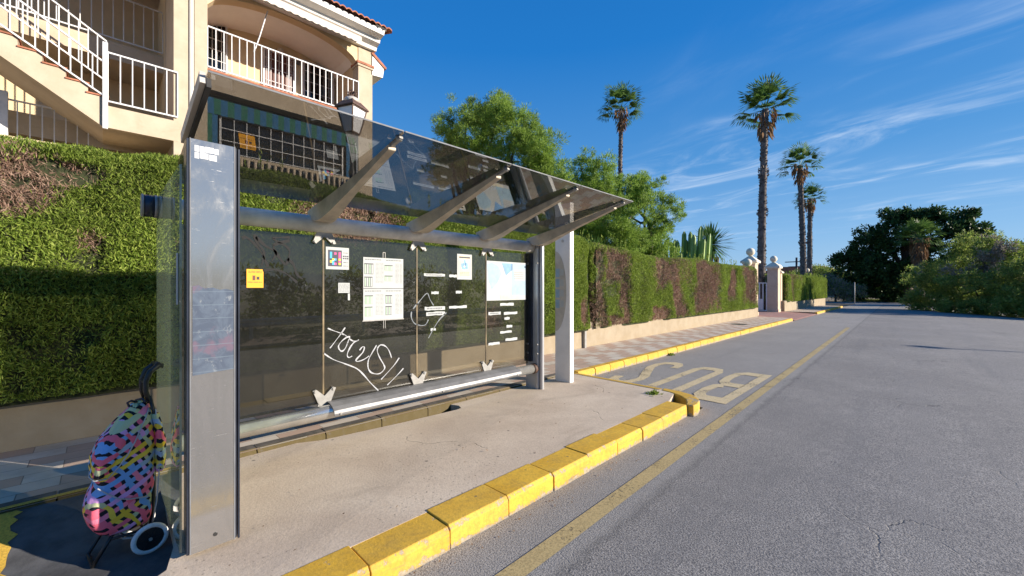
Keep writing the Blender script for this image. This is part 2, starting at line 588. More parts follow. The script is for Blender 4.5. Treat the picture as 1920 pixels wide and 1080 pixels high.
M = {}
M['asphalt'] = mat_asphalt()
M['slab'] = mat_concrete('platform_concrete', (0.54, 0.435, 0.335), (0.67, 0.56, 0.44))
M['tiles'] = mat_tiles()
M['kerb'] = mat_yellow()
_t = NT('old_kerb_grime_shade')  # grime, with the shade below the shelter painted into its dark tones
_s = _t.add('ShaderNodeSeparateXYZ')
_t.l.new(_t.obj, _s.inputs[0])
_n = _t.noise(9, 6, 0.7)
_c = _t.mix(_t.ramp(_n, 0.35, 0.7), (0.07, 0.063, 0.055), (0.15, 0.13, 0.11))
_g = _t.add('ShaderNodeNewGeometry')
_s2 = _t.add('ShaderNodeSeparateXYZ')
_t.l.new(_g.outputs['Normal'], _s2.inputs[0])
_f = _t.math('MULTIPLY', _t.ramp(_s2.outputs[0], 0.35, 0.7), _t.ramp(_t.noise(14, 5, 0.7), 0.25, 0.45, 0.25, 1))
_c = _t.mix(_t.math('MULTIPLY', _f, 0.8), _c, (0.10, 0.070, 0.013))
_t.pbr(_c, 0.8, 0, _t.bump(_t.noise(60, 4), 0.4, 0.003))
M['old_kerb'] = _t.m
M['bay_yellow'] = mat_marking('bay_yellow_paint', (0.62, 0.38, 0.05), 0.60)
M['line'] = mat_marking('worn_yellow_line', (0.47, 0.36, 0.17), 0.53)
M['letters'] = mat_marking('worn_yellow_lettering', (0.62, 0.50, 0.30), 0.53)
M['ledge'] = mat_marking('yellow_edge_paint', (0.60, 0.37, 0.06), 0.60)
M['ground'] = mat_concrete('dry_earth', (0.17, 0.135, 0.09), (0.25, 0.20, 0.14), False, False)
M['patch'] = plain('dark_patch_asphalt', (0.085, 0.085, 0.09), 0.9, var=0.4, scale=5, bump=0.5)
M['wall'] = mat_render_wall('whitewashed_render', (0.32, 0.258, 0.178), (0.385, 0.32, 0.235))
M['cream'] = mat_render_wall('cream_render', (0.46, 0.375, 0.275), (0.52, 0.435, 0.33), (0.36, 0.29, 0.2), 0.45, 0.2)
M['beige'] = mat_render_wall('ochre_render', (0.60, 0.475, 0.30), (0.66, 0.53, 0.345), (0.5, 0.4, 0.25), 0.25, 0.2)
M['gatepaint'] = mat_render_wall('peach_render', (0.56, 0.42, 0.31), (0.64, 0.50, 0.38), (0.45, 0.35, 0.25), 0.35, 0.4)
M['white'] = plain('white_paint', (0.80, 0.79, 0.76), 0.5, var=0.07, scale=5)
M['bright_white'] = plain('white_ceiling_paint', (0.86, 0.85, 0.82), 0.7, var=0.04, scale=3)
M['white_rail'] = plain('white_railing_paint', (0.66, 0.66, 0.675), 0.4, var=0.10, scale=7)
M['ball'] = plain('cream_ball_paint', (0.74, 0.66, 0.52), 0.8, var=0.12, scale=6)
M['terracotta'] = plain('terracotta', (0.40, 0.15, 0.085), 0.85, var=0.35, scale=6, bump=0.3)
M['brown_door'] = plain('red_brown_door', (0.115, 0.026, 0.016), 0.5, var=0.25, scale=8)
M['dark_inside'] = plain('dim_interior', (0.14, 0.14, 0.155), 0.4, var=0.3, scale=3)
M['pane'] = mat_glass('window_glass', (0.42, 0.46, 0.50), 1.0)
M['iron'] = plain('dark_iron', (0.025, 0.024, 0.024), 0.5, var=0.3, scale=20)
M['rust_iron'] = plain('rusty_lantern_iron', (0.10, 0.055, 0.038), 0.65, var=0.4, scale=25)
M['black'] = plain('black_plastic', (0.015, 0.015, 0.017), 0.42, var=0.2, scale=20)
M['tyre'] = plain('white_rubber', (0.78, 0.76, 0.75), 0.7, var=0.15, scale=15)
M['lantern_pane'] = NT('milky_lantern_pane')
_t = M['lantern_pane']
_b = _t.pbr((0.78, 0.78, 0.80), 0.35)
_b.inputs['Transmission Weight'].default_value = 0.0
M['lantern_pane'] = _t.m
M['steel'] = plain('polished_tube_steel', (0.66, 0.65, 0.63), 0.2, 0.75, var=0.15, scale=5)
M['seat'] = plain('seat_steel', (0.20, 0.20, 0.205), 0.5, 0.35, var=0.2, scale=6)
M['galv'] = plain('grey_rail_paint', (0.50, 0.455, 0.405), 0.55, 0.1, var=0.22, scale=4, bump=0.15)
M['rail_paint'] = plain('pale_rail_paint', (0.74, 0.68, 0.60), 0.5, 0.0, var=0.25, scale=4, bump=0.15)
M['bracket'] = plain('taupe_bracket_paint', (0.56, 0.475, 0.365), 0.55, 0.0, var=0.22, scale=7, bump=0.15)
M['fitting'] = plain('cast_aluminium', (0.31, 0.30, 0.285), 0.5, 0.1, var=0.15, scale=20)
M['profile'] = plain('anodised_profile', (0.50, 0.505, 0.52), 0.38, 0.35, var=0.08, scale=4)
M['dark_frame'] = plain('dark_blue_frame', (0.022, 0.028, 0.045), 0.3, 0.2, var=0.3, scale=6)
M['mirror'] = mat_mirror()
M['mullion'] = plain('rust_stained_strip', (0.20, 0.145, 0.075), 0.6, var=0.75, scale=3)
M['roofglass'] = mat_glass('smoked_roof_glass', (0.52, 0.51, 0.50), 0.95, 0.04, (0.30, 0.30, 0.28), 2.2, 0.14)
M['backglass'] = [mat_glass('smoked_back_glass', (tt_, tt_ * 0.985, tt_ * 0.93), 0.95, dd_, (0.42, 0.42, 0.36), 4.5, 0.07) for tt_, dd_ in ((0.38, 0.075), (0.46, 0.085), (0.61, 0.07), (0.63, 0.06))]
M['sideglass'] = mat_glass('greenish_side_glass', (0.72, 0.75, 0.69), 1.0, 0.72, (0.62, 0.71, 0.55), 1.4, 0.07)
M['paper'] = plain('notice_paper', (0.42, 0.44, 0.445), 0.7, var=0.05, scale=6)
M['paper_green'] = plain('green_table_print', (0.34, 0.46, 0.35), 0.7, var=0.1)
M['grey_print'] = plain('grey_print', (0.16, 0.165, 0.18), 0.7, var=0.2)
M['ink'] = plain('dark_ink', (0.03, 0.03, 0.04), 0.6, var=0.2)
M['orange'] = plain('orange_sticker', (0.80, 0.37, 0.015), 0.6, var=0.06)
M['cyan'] = plain('cyan_print', (0.04, 0.36, 0.68), 0.6, var=0.05)
M['magenta'] = plain('magenta_print', (0.72, 0.06, 0.26), 0.6, var=0.05)
M['yellow_print'] = plain('yellow_print', (0.78, 0.58, 0.03), 0.6, var=0.05)
M['navy'] = plain('navy_print', (0.02, 0.022, 0.05), 0.6, var=0.1)
M['skyblue'] = plain('pale_blue_print', (0.28, 0.40, 0.50), 0.6, var=0.12, scale=12)
M['midblue'] = plain('mid_blue_print', (0.16, 0.32, 0.56), 0.6, var=0.2, scale=10)
M['cream_paper'] = plain('yellowed_paper', (0.60, 0.54, 0.42), 0.7, var=0.12)
M['white_pen'] = mat_marking('white_marker', (0.48, 0.49, 0.52), 0.565)
M['white_sticker'] = plain('torn_white_sticker', (0.62, 0.63, 0.65), 0.7, var=0.1, scale=30)
M['black_pen'] = plain('black_spray', (0.008, 0.008, 0.010), 0.8, var=0.1)
M['grey_scratch'] = plain('grey_smear', (0.20, 0.22, 0.24), 0.8, var=0.3, scale=25)
M['pylon'] = plain('pale_grey_pylon_paint', (0.76, 0.735, 0.715), 0.5, var=0.1, scale=3, bump=0.1)
M['weave'] = mat_weave()
M['piping'] = plain('grey_piping', (0.50, 0.48, 0.50), 0.6)
M['bark'] = plain('palm_bark', (0.15, 0.125, 0.11), 0.95, var=0.55, scale=5, bump=0.8)
M['boots'] = mat_leaf('old_leaf_bases', [(0.10, 0.085, 0.075), (0.24, 0.20, 0.17), (0.16, 0.135, 0.12)], 0.9, 0.0)
M['trunk'] = plain('tree_bark', (0.11, 0.085, 0.065), 0.95, var=0.45, scale=8, bump=0.8)
M['hedge_green'] = mat_leaf('cypress_sprays', [(0.115, 0.18, 0.020), (0.185, 0.270, 0.034), (0.27, 0.355, 0.056), (0.365, 0.435, 0.092)], 0.7, 0.36)
M['hedge_brown'] = mat_leaf('dead_cypress_twigs', [(0.22, 0.135, 0.10), (0.36, 0.225, 0.165), (0.46, 0.32, 0.245), (0.27, 0.145, 0.10)], 0.9, 0.1)
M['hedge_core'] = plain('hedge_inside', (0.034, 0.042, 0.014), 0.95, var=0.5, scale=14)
M['pine'] = mat_leaf('pine_needles', [(0.145, 0.245, 0.034), (0.235, 0.37, 0.055), (0.325, 0.46, 0.08), (0.265, 0.38, 0.085)], 0.6, 0.42)
M['ficus'] = mat_leaf('glossy_dark_leaves', [(0.020, 0.046, 0.012), (0.042, 0.088, 0.022), (0.085, 0.16, 0.04)], 0.55, 0.25)
M['bush'] = mat_leaf('grey_green_leaves', [(0.12, 0.20, 0.04), (0.22, 0.31, 0.06), (0.34, 0.39, 0.09), (0.25, 0.30, 0.11)], 0.6, 0.48)
M['bush_grey'] = mat_leaf('dry_grey_twigs', [(0.22, 0.19, 0.165), (0.34, 0.30, 0.26), (0.26, 0.24, 0.19)], 0.9, 0.3)
M['palm_leaf'] = mat_leaf('palm_leaves', [(0.05, 0.115, 0.025), (0.105, 0.20, 0.042), (0.18, 0.28, 0.07)], 0.45, 0.38)
M['palm_dead'] = mat_leaf('dead_palm_leaves', [(0.16, 0.085, 0.04), (0.27, 0.15, 0.075), (0.33, 0.20, 0.11)], 0.9, 0.2)
M['cactus'] = mat_leaf('cactus_skin', [(0.19, 0.30, 0.085), (0.25, 0.36, 0.105), (0.32, 0.42, 0.14)], 0.5, 0.0)
M['yucca'] = mat_leaf('yucca_leaves', [(0.05, 0.12, 0.025), (0.10, 0.19, 0.045)], 0.45, 0.15)
M['grass'] = mat_leaf('grass_blades', [(0.11, 0.15, 0.03), (0.19, 0.22, 0.05), (0.25, 0.24, 0.09)], 0.8, 0.3)
M['red_tiles'] = plain('red_paving', (0.32, 0.17, 0.14), 0.85, var=0.2, scale=4, bump=0.2)
M['blue_cloth'] = plain('blue_awning_cloth', (0.010, 0.11, 0.25), 0.8, var=0.15)
M['green_cloth'] = plain('green_awning_cloth', (0.010, 0.12, 0.085), 0.8, var=0.15)
M['awning'] = plain('pale_awning_cloth', (0.66, 0.58, 0.52), 0.85, var=0.08)
M['house'] = plain('distant_house_render', (0.52, 0.47, 0.42), 0.9, var=0.1, scale=1)
M['pvc'] = plain('pale_drainpipe', (0.62, 0.58, 0.52), 0.45, var=0.08, scale=3)
M['galv_rail'] = plain('galvanised_rail', (0.72, 0.74, 0.76), 0.6, 0.0, var=0.1)


# ------------------------------------------------------------------ mesh helpers
def setp(o, label=None, cat=None, group=None, kind=None):
    if label:
        o['label'] = label
    if cat:
        o['category'] = cat
    if group:
        o['group'] = group
    if kind:
        o['kind'] = kind
    return o


def thing(name, loc, label, cat, group=None):
    o = bpy.data.objects.new(name, None)
    COL.objects.link(o)
    o.location = loc
    o.empty_display_size = 0.2
    return setp(o, label, cat, group)


class MB:
    """collects shapes in world coordinates and links them as one mesh"""

    def __init__(self):
        self.v, self.f, self.mi = [], [], []
        self.smooth = []

    def raw(self, vs, fs, mi=0, smooth=False):
        b = len(self.v)
        self.v.extend([tuple(p) for p in vs])
        for f in fs:
            self.f.append(tuple(b + i for i in f))
            self.mi.append(mi)
            self.smooth.append(smooth)

    def box(self, x0, x1, y0, y1, z0, z1, mi=0):
        vs = [(x, y, z) for z in (z0, z1) for y in (y0, y1) for x in (x0, x1)]
        self.raw(vs, [(0, 2, 3, 1), (4, 5, 7, 6), (0, 1, 5, 4), (2, 6, 7, 3), (0, 4, 6, 2), (1, 3, 7, 5)], mi)

    def bar(self, a, b, r, mi=0, up=(0, 0, 1), w=None):
        """square bar from a to b (half sizes r, w)"""
        a, b = Vector(a), Vector(b)
        d = (b - a).normalized()
        u = Vector(up)
        if abs(d.dot(u)) > 0.95:
            u = Vector((0, 1, 0))
        s = d.cross(u).normalized()
        t = s.cross(d).normalized()
        w = r if w is None else w
        vs = []
        for p in (a, b):
            for i, j in ((-1, -1), (1, -1), (1, 1), (-1, 1)):
                vs.append(p + s * i * r + t * j * w)
        self.raw(vs, [(0, 1, 2, 3), (7, 6, 5, 4), (0, 4, 5, 1), (1, 5, 6, 2), (2, 6, 7, 3), (3, 7, 4, 0)], mi)

    def tube(self, pts, rad, n=10, mi=0, caps=True, closed=False):
        pts = [Vector(p) for p in pts]
        if not hasattr(rad, '__len__'):
            rad = [rad] * len(pts)
        N = len(pts)
        prev = None
        vs = []
        for i, p in enumerate(pts):
            if closed:
                d = pts[(i + 1) % N] - pts[i - 1]
            else:
                d = pts[min(i + 1, N - 1)] - pts[max(i - 1, 0)]
            d.normalize()
            if prev is None:
                u = Vector((0, 0, 1)) if abs(d.z) < 0.9 else Vector((0, 1, 0))
                s = d.cross(u).normalized()
            else:
                s = (prev - d * prev.dot(d)).normalized()
            prev = s
            t = s.cross(d)
            for k in range(n):
                a = 2 * math.pi * k / n
                vs.append(p + (s * math.cos(a) + t * math.sin(a)) * rad[i])
        fs = []
        for i in range(N if closed else N - 1):
            j = (i + 1) % N
            for k in range(n):
                k2 = (k + 1) % n
                fs.append((i * n + k, j * n + k, j * n + k2, i * n + k2))
        self.raw(vs, fs, mi, True)
        if caps and not closed:
            b = len(self.v) - len(vs)
            self.f.append(tuple(b + k for k in range(n)))
            self.f.append(tuple(b + (N - 1) * n + n - 1 - k for k in range(n)))
            self.mi += [mi, mi]
            self.smooth += [False, False]

    def prism(self, poly, axis, a, b, mi=0):
        """extrude a 2-D polygon along an axis between a and b; poly coords are the other two axes in xyz order"""
        def P(p, c):
            return {'x': (c, p[0], p[1]), 'y': (p[0], c, p[1]), 'z': (p[0], p[1], c)}[axis]
        n = len(poly)
        vs = [P(p, a) for p in poly] + [P(p, b) for p in poly]
        fs = [tuple(range(n)), tuple(range(2 * n - 1, n - 1, -1))]
        for i in range(n):
            j = (i + 1) % n
            fs.append((i, i + n, j + n, j))
        self.raw(vs, fs, mi)

    def sphere(self, c, r, nu=18, nv=12, mi=0, sz=1.0):
        vs, fs = [], []
        for j in range(nv + 1):
            th = math.pi * j / nv
            for i in range(nu):
                ph = 2 * math.pi * i / nu
                vs.append((c[0] + r * math.sin(th) * math.cos(ph), c[1] + r * math.sin(th) * math.sin(ph), c[2] + r * sz * math.cos(th)))
        for j in range(nv):
            for i in range(nu):
                i2 = (i + 1) % nu
                fs.append((j * nu + i, (j + 1) * nu + i, (j + 1) * nu + i2, j * nu + i2))
        self.raw(vs, fs, mi, True)

    def build(self, name, mats, parent=None, bevel=0.0, label=None, cat=None, group=None, kind=None):
        if not isinstance(mats, (list, tuple)):
            mats = [mats]
        me = bpy.data.meshes.new(name)
        vs = self.v
        off = (0, 0, 0)
        if parent is not None:
            w = parent
            o3 = Vector((0, 0, 0))
            while w is not None:
                o3 = o3 + Vector(w.location)
                w = w.parent
            off = o3
        elif len(vs):
            a = np.array(vs)
            off = Vector(((a[:, 0].min() + a[:, 0].max()) / 2, (a[:, 1].min() + a[:, 1].max()) / 2, 0 if kind == 'structure' else a[:, 2].min()))
            if kind == 'structure':
                off = Vector((0, 0, 0))
        vs = [(p[0] - off[0], p[1] - off[1], p[2] - off[2]) for p in vs]
        me.from_pydata(vs, [], self.f)
        for m in mats:
            me.materials.append(m)
        me.polygons.foreach_set('material_index', self.mi)
        me.polygons.foreach_set('use_smooth', self.smooth)
        me.validate()
        me.update()
        import bmesh
        bm = bmesh.new()
        bm.from_mesh(me)
        bmesh.ops.recalc_face_normals(bm, faces=bm.faces)
        bm.to_mesh(me)
        bm.free()
        o = bpy.data.objects.new(name, me)
        COL.objects.link(o)
        if parent is not None:
            o.parent = parent
        else:
            o.location = off
        if bevel:
            md = o.modifiers.new('bevel', 'BEVEL')
            md.width = bevel
            md.segments = 2
            md.limit_method = 'ANGLE'
            md.angle_limit = R(40)
        return setp(o, label, cat, group, kind)


def cards(name, C, D, Nn, L, W, mats, mi=None, parent=None, shape='diamond', bend=0.0):
    """many small leaves: C centres, D long axis, Nn side reference, L length, W width"""
    C, D, Nn = (np.asarray(a, float) for a in (C, D, Nn))
    n = len(C)
    D /= np.linalg.norm(D, axis=1, keepdims=True) + 1e-9
    Sd = np.cross(D, Nn)
    Sd /= np.linalg.norm(Sd, axis=1, keepdims=True) + 1e-9
    L = np.broadcast_to(L, (n,))[:, None]
    W = np.broadcast_to(W, (n,))[:, None]
    if shape == 'diamond':
        P = np.stack([C - D * L * 0.5, C + Sd * W * 0.5 - D * L * 0.08, C + D * L * 0.5, C - Sd * W * 0.5 - D * L * 0.08], 1)
    else:
        P = np.stack([C - D * L * 0.5 - Sd * W * 0.5, C - D * L * 0.5 + Sd * W * 0.5, C + D * L * 0.5 + Sd * W * 0.35, C + D * L * 0.5 - Sd * W * 0.35], 1)
    off = np.zeros(3)
    w = parent
    while w is not None:
        off = off + np.array(w.location)
        w = w.parent
    P = (P - off).reshape(-1, 3)
    me = bpy.data.meshes.new(name)
    me.vertices.add(4 * n)
    me.vertices.foreach_set('co', P.astype(np.float32).ravel())
    me.loops.add(4 * n)
    me.loops.foreach_set('vertex_index', np.arange(4 * n, dtype=np.int32))
    me.polygons.add(n)
    me.polygons.foreach_set('loop_start', np.arange(0, 4 * n, 4, dtype=np.int32))
    me.polygons.foreach_set('loop_total', np.full(n, 4, dtype=np.int32))
    for m in mats:
        me.materials.append(m)
    if mi is not None:
        me.polygons.foreach_set('material_index', np.asarray(mi, dtype=np.int32))
    me.update(calc_edges=True)
    o = bpy.data.objects.new(name, me)
    COL.objects.link(o)
    if parent is not None:
        o.parent = parent
    return o


_perm = np.random.default_rng(3).random((64, 64, 64))


def vnoise(P, s=1.0, oct=3):
    P = np.asarray(P, float) * s
    out = 0
    amp, tot = 1.0, 0.0
    for _ in range(oct):
        i = np.floor(P).astype(int)
        f = P - i
        f = f * f * (3 - 2 * f)
        r = 0
        for dx in (0, 1):
            for dy in (0, 1):
                for dz in (0, 1):
                    w = np.where(dx, f[:, 0], 1 - f[:, 0]) * np.where(dy, f[:, 1], 1 - f[:, 1]) * np.where(dz, f[:, 2], 1 - f[:, 2])
                    r = r + w * _perm[(i[:, 0] + dx) % 64, (i[:, 1] + dy) % 64, (i[:, 2] + dz) % 64]
        out = out + r * amp
        tot += amp
        amp *= 0.5
        P = P * 2.03 + 17.3
    return out / tot


def rv(n):
    a = rng.normal(size=(n, 3))
    return a / np.linalg.norm(a, axis=1, keepdims=True)


# ------------------------------------------------------------------ ground, road, pavements
Z0 = 0.13


def road_z(x, y):
    return -0.0095 * max(0.0, min(x + 1.0, 8.2)) ** 1.8


def sheet(name, xs, ys, dz, mat, kind='structure', zf=road_z):
    m = MB()
    vs = [(x, y, zf(x, y) + dz) for y in ys for x in xs]
    nx = len(xs)
    fs = [(j * nx + i, j * nx + i + 1, (j + 1) * nx + i + 1, (j + 1) * nx + i) for j in range(len(ys) - 1) for i in range(nx - 1)]
    m.raw(vs, fs, 0, True)
    return m.build(name, mat, kind=kind)


sheet('ground', [-600, -60, -10, -5, -2, -1, 0, 1, 2, 3, 4, 5, 6, 7.2, 9, 60, 600], [-200, -20, 0, 20, 40, 60, 90, 200, 900], -0.03, M['ground'])
sheet('road', [-4.12, -3, -2, -1.2, -0.8, -0.4, 0, 0.5, 1, 1.5, 2, 2.5, 3, 3.5, 4, 4.5, 5, 5.5, 6, 6.6, 7.2], [-14, -6, 0, 6, 12, 20, 30, 40, 52], 0.0, M['asphalt'])
sheet('cross_road', [-60, -20, -4.12, -1, 0, 1, 2, 3, 4, 5, 6, 7.2], [52, 56, 60], 0.0, M['asphalt'])
m = MB()
m.raw([(7.2, -14, -0.36), (7.2, 30, -0.36), (9.4, 30, -0.28), (9.4, -14, -0.28)], [(0, 3, 2, 1)])
m.build('far_side_verge', M['red_tiles'], kind='structure')

# tiled pavement between old kerb and wall, split by the gate crossing
m = MB()
for a, b in ((-14, 23.0), (29.3, 41.5)):
    m.raw([(-4.12, a, Z0), (-5.75, a, Z0), (-5.75, b, Z0), (-4.12, b, Z0)], [(0, 3, 2, 1)])
m.build('pavement', M['tiles'], kind='structure')
m = MB()
m.raw([(-4.0, 23.0, 0.02), (-4.12, 23.0, 0.05), (-5.75, 23.0, Z0), (-14, 23.0, Z0), (-14, 29.3, Z0), (-5.75, 29.3, Z0), (-4.12, 29.3, 0.05), (-4.0, 29.3, 0.02)], [(0, 7, 6, 1), (1, 6, 5, 2), (2, 5, 4, 3)])
m.build('gate_crossing', M['red_tiles'], kind='structure')

# concrete bus platform filling the bay (slopes a little to the shelter)
m = MB()
P = [(-2.20, -0.02, Z0), (-2.20, 0.33, Z0), (-2.20, 5.05, Z0), (-2.30, 5.42, Z0), (-2.5, 5.58, Z0), (-4.11, 5.68, 0.115), (-4.11, 3.08, 0.10), (-4.0, 3.12, 0.10), (-3.90, 3.08, 0.10), (-3.885, 3.0, 0.10), (-3.93, 2.3, 0.10), (-4.02, 1.5, 0.10), (-4.11, 1.30, 0.10), (-4.11, 0.33, 0.09), (-3.0, 0.31, 0.12), (-2.68, 0.24, Z0), (-2.5, -0.02, Z0)]
n = len(P)
low = [(x, y, -0.05) for x, y, z in P]
m.raw(P + low, [tuple(range(n)), tuple(range(2 * n - 1, n - 1, -1))] + [(i, i + n, (i + 1) % n + n, (i + 1) % n) for i in range(n)])
m.build('bus_platform', M['slab'], kind='structure')
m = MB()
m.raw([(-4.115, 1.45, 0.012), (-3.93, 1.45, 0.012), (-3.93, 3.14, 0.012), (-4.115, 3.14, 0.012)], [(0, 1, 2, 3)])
m.build('gutter_shade_bottom', M['hedge_core'], kind='structure')  # near-black sheet: shade of the deep gutter put into the colour
# dark tarmac patch where the trolley stands, and painted start of the bay
def ramp_z(x):
    t = max(0.0, min((-3.45 - x) / 0.6, 1.0))
    return 0.004 + 0.112 * t * t * (3 - 2 * t)


m = MB()
xs_ = np.linspace(-4.112, -1.6, 26)
vs = [(x, y, ramp_z(x)) for y in (-0.90, 0.34) for x in xs_]
m.raw(vs, [(i, i + 1, i + 27, i + 26) for i in range(25)], 0, True)
m.build('tarmac_patch', M['patch'], kind='structure')
m = MB()
ex = np.linspace(-4.112, -1.9, 45)
rg = random.Random(8)
ey = [-0.36 + rg.uniform(-0.022, 0.022) for _ in ex]
vs = [(x, y, ramp_z(x) + 0.004) for x, y in zip(ex, ey)] + [(x, -0.9, ramp_z(x) + 0.004) for x in ex]
m.raw(vs, [(i, i + 1, i + 46, i + 45) for i in range(44)])
m.build('bay_paint', M['bay_yellow'], kind='structure')
m = MB()
m.raw([(-4.165, -6, 0.1425), (-4.118, -6, 0.1425), (-4.118, 0.3, 0.1425), (-4.165, 0.3, 0.1425)], [(0, 1, 2, 3)])
m.build('kerb_top_paint', M['ledge'], kind='structure')
# paint on the platform's far edge
m = MB()
m.raw([(-4.10, 5.585, 0.1192), (-4.10, 5.665, 0.1192), (-2.52, 5.575, 0.134), (-2.54, 5.50, 0.134)], [(0, 3, 2, 1)])
m.build('platform_edge_paint', M['ledge'], kind='structure')

# road paint
m = MB()
n = 24
for i in range(n):
    y0, y1 = -2 + i * 22.6 / n, -2 + (i + 1) * 22.6 / n
    def lx(y): return -1.545 - max(0, y - 1.5) * 0.0158
    m.raw([(lx(y0) - 0.06, y0, 0.004), (lx(y0) + 0.06, y0, 0.004), (lx(y1) + 0.06, y1, 0.004), (lx(y1) - 0.06, y1, 0.004)], [(0, 1, 2, 3)])
m.build('bay_line', M['line'], kind='structure')


def stroke(m, pts, wx, wy, z, mi=0):
    """flat marking stroke made of quads with mitred joints (half width wx for strokes along y, wy for strokes along x)"""
    N = len(pts)
    L, Rr = [], []
    for i, p in enumerate(pts):
        a = pts[max(i - 1, 0)]
        b = pts[min(i + 1, N - 1)]
        dx, dy = (b[0] - a[0]) / wx, (b[1] - a[1]) / wy
        l = math.hypot(dx, dy)
        nx, ny = -dy / l * wx, dx / l * wy
        L.append((p[0] + nx, p[1] + ny, z))
        Rr.append((p[0] - nx, p[1] - ny, z))
    for i in range(N - 1):
        m.raw([L[i], Rr[i], Rr[i + 1], L[i + 1]], [(0, 1, 2, 3)], mi)


# BUS, read by drivers coming towards the camera: tops of the letters lie nearest the platform
LT, LB = 5.86, 8.36
m = MB()
z = 0.005
wx, wy = 0.070, 0.15
stroke(m, [(-1.86, LT), (-1.86, LB)], wx, wy, z)
stroke(m, [(-1.921, LB - wy), (-2.15, LB - wy), (-2.26, LB - 0.30), (-2.28, 7.65), (-2.25, 7.28), (-2.15, 7.10), (-1.921, 7.10)], wx, wy, z)
stroke(m, [(-2.15, 6.949), (-2.24, 6.85), (-2.27, 6.55), (-2.25, 6.2), (-2.15, LT + wy), (-1.921, LT + wy)], wx, wy, z + 0.0015)
stroke(m, [(-2.56, LT), (-2.56, 8.0), (-2.62, LB - 0.16), (-2.76, LB - wy + 0.02), (-2.90, LB - 0.16), (-2.96, 8.0), (-2.96, LT)], wx, wy, z)
stroke(m, [(-3.31, 7.80), (-3.33, 8.08), (-3.40, 8.24), (-3.52, 8.28), (-3.64, 8.20), (-3.70, 7.95), (-3.68, 7.62), (-3.60, 7.35), (-3.46, 6.95), (-3.36, 6.70), (-3.32, 6.45), (-3.36, 6.16), (-3.45, 6.02), (-3.56, 6.02), (-3.66, 6.16), (-3.70, 6.45)], wx, wy, z)
m.build('road_lettering', M['letters'], kind='structure')

# manhole cover in the far pavement
m = MB()
m.raw([(-4.9 + 0.3 * math.cos(a), 17.6 + 0.3 * math.sin(a), Z0 + 0.004) for a in np.linspace(0, 6.283, 24, endpoint=False)], [tuple(range(24))])
m.build('manhole_cover', M['iron'], label='dark round manhole cover in the pavement below the striped hedge', cat='manhole cover')


# ------------------------------------------------------------------ kerb stones
def kerb_block(name, x0, x1, y0, y1, z0, z1, mat, ch=0.025, cut=0.09):
    m = MB()
    poly = [(x0, z0), (x1, z0), (x1 - 0.004, z1 - ch), (x1 - ch, z1), (x0, z1)]
    m.prism(poly, 'y', y0, y1)
    return m.build(name, mat)


joints = [-0.52, -0.02, 0.48, 0.97, 1.465, 1.955, 2.44, 2.92, 3.39, 3.87, 4.33, 5.02]
for i in range(len(joints) - 1):
    dx, dz, ry = random.uniform(-0.008, 0.008), random.uniform(-0.006, 0.004), random.uniform(-0.01, 0.01)
    o = kerb_block('kerb_stone', -2.215 + dx, -1.955 + dx, joints[i] + 0.0025, joints[i + 1] - 0.003, -0.06, 0.134 + dz, M['kerb'])
    o.rotation_euler.z = ry * 0.6
    md = o.modifiers.new('bevel', 'BEVEL')
    md.width = 0.005
    md.segments = 2
    if i == len(joints) - 2:
        setp(o, 'last straight yellow kerb stone of the bus platform, beside the broken corner', 'kerb stone', 'yellow kerb stones of the bus platform')
    else:
        setp(o, 'yellow painted kerb stone in the row edging the concrete bus platform', 'kerb stone', 'yellow kerb stones of the bus platform')
# corner stone that has come loose
m = MB()
arc_o = [(-1.89, 5.02), (-1.885, 5.14), (-1.93, 5.33), (-2.06, 5.52), (-2.28, 5.60), (-2.52, 5.62)]
arc_i = [(-2.50, 5.49), (-2.36, 5.46), (-2.2, 5.38), (-2.08, 5.26), (-2.01, 5.12), (-1.985, 5.02)]
m.prism(arc_o + arc_i, 'z', -0.05, 0.136)
m.build('kerb_stone', M['kerb'], bevel=0.012, label='loose curved yellow kerb stone broken away at the platform corner', cat='kerb stone')
# hole behind it: dark earth
m = MB()
m.raw([(-2.55, 5.02, 0.0), (-1.95, 5.02, 0.0), (-1.95, 5.5, 0.0), (-2.55, 5.56, 0.0)], [(0, 1, 2, 3)])
m.build('kerb_hole_earth', M['hedge_core'], kind='structure')

# far kerb, stone by stone
y = 5.70
k = 0
while y < 22.4:
    o = kerb_block('kerb_stone', -4.17, -4.03 + random.uniform(-0.006, 0.006), y + 0.008, y + 0.49, -0.05, 0.134 + random.uniform(-0.004, 0.006), M['kerb'], 0.03)
    o.rotation_euler.z = random.uniform(-0.006, 0.006)
    setp(o, 'worn yellow kerb stone in the row along the tiled pavement past the shelter', 'kerb stone', 'yellow kerb stones along the pavement')
    y += 0.5
    k += 1
y = 29.4
while y < 41.0:
    o = kerb_block('kerb_stone', -4.17, -4.03, y + 0.006, y + 0.97, -0.05, 0.135, M['kerb'], 0.03)
    setp(o, 'faded yellow kerb stone in the row beyond the gate crossing', 'kerb stone', 'yellow kerb stones beyond the gate')
    y += 0.98
# the old kerb under and behind the shelter, dirty, with shade put into its dark colour
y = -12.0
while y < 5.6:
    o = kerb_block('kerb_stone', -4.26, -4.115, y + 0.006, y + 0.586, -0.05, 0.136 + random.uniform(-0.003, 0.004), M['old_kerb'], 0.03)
    setp(o, 'dirty, shade-darkened old yellow kerb stone of the row running under the shelter glass', 'kerb stone', 'old yellow kerb stones under the shelter')
    y += 0.59


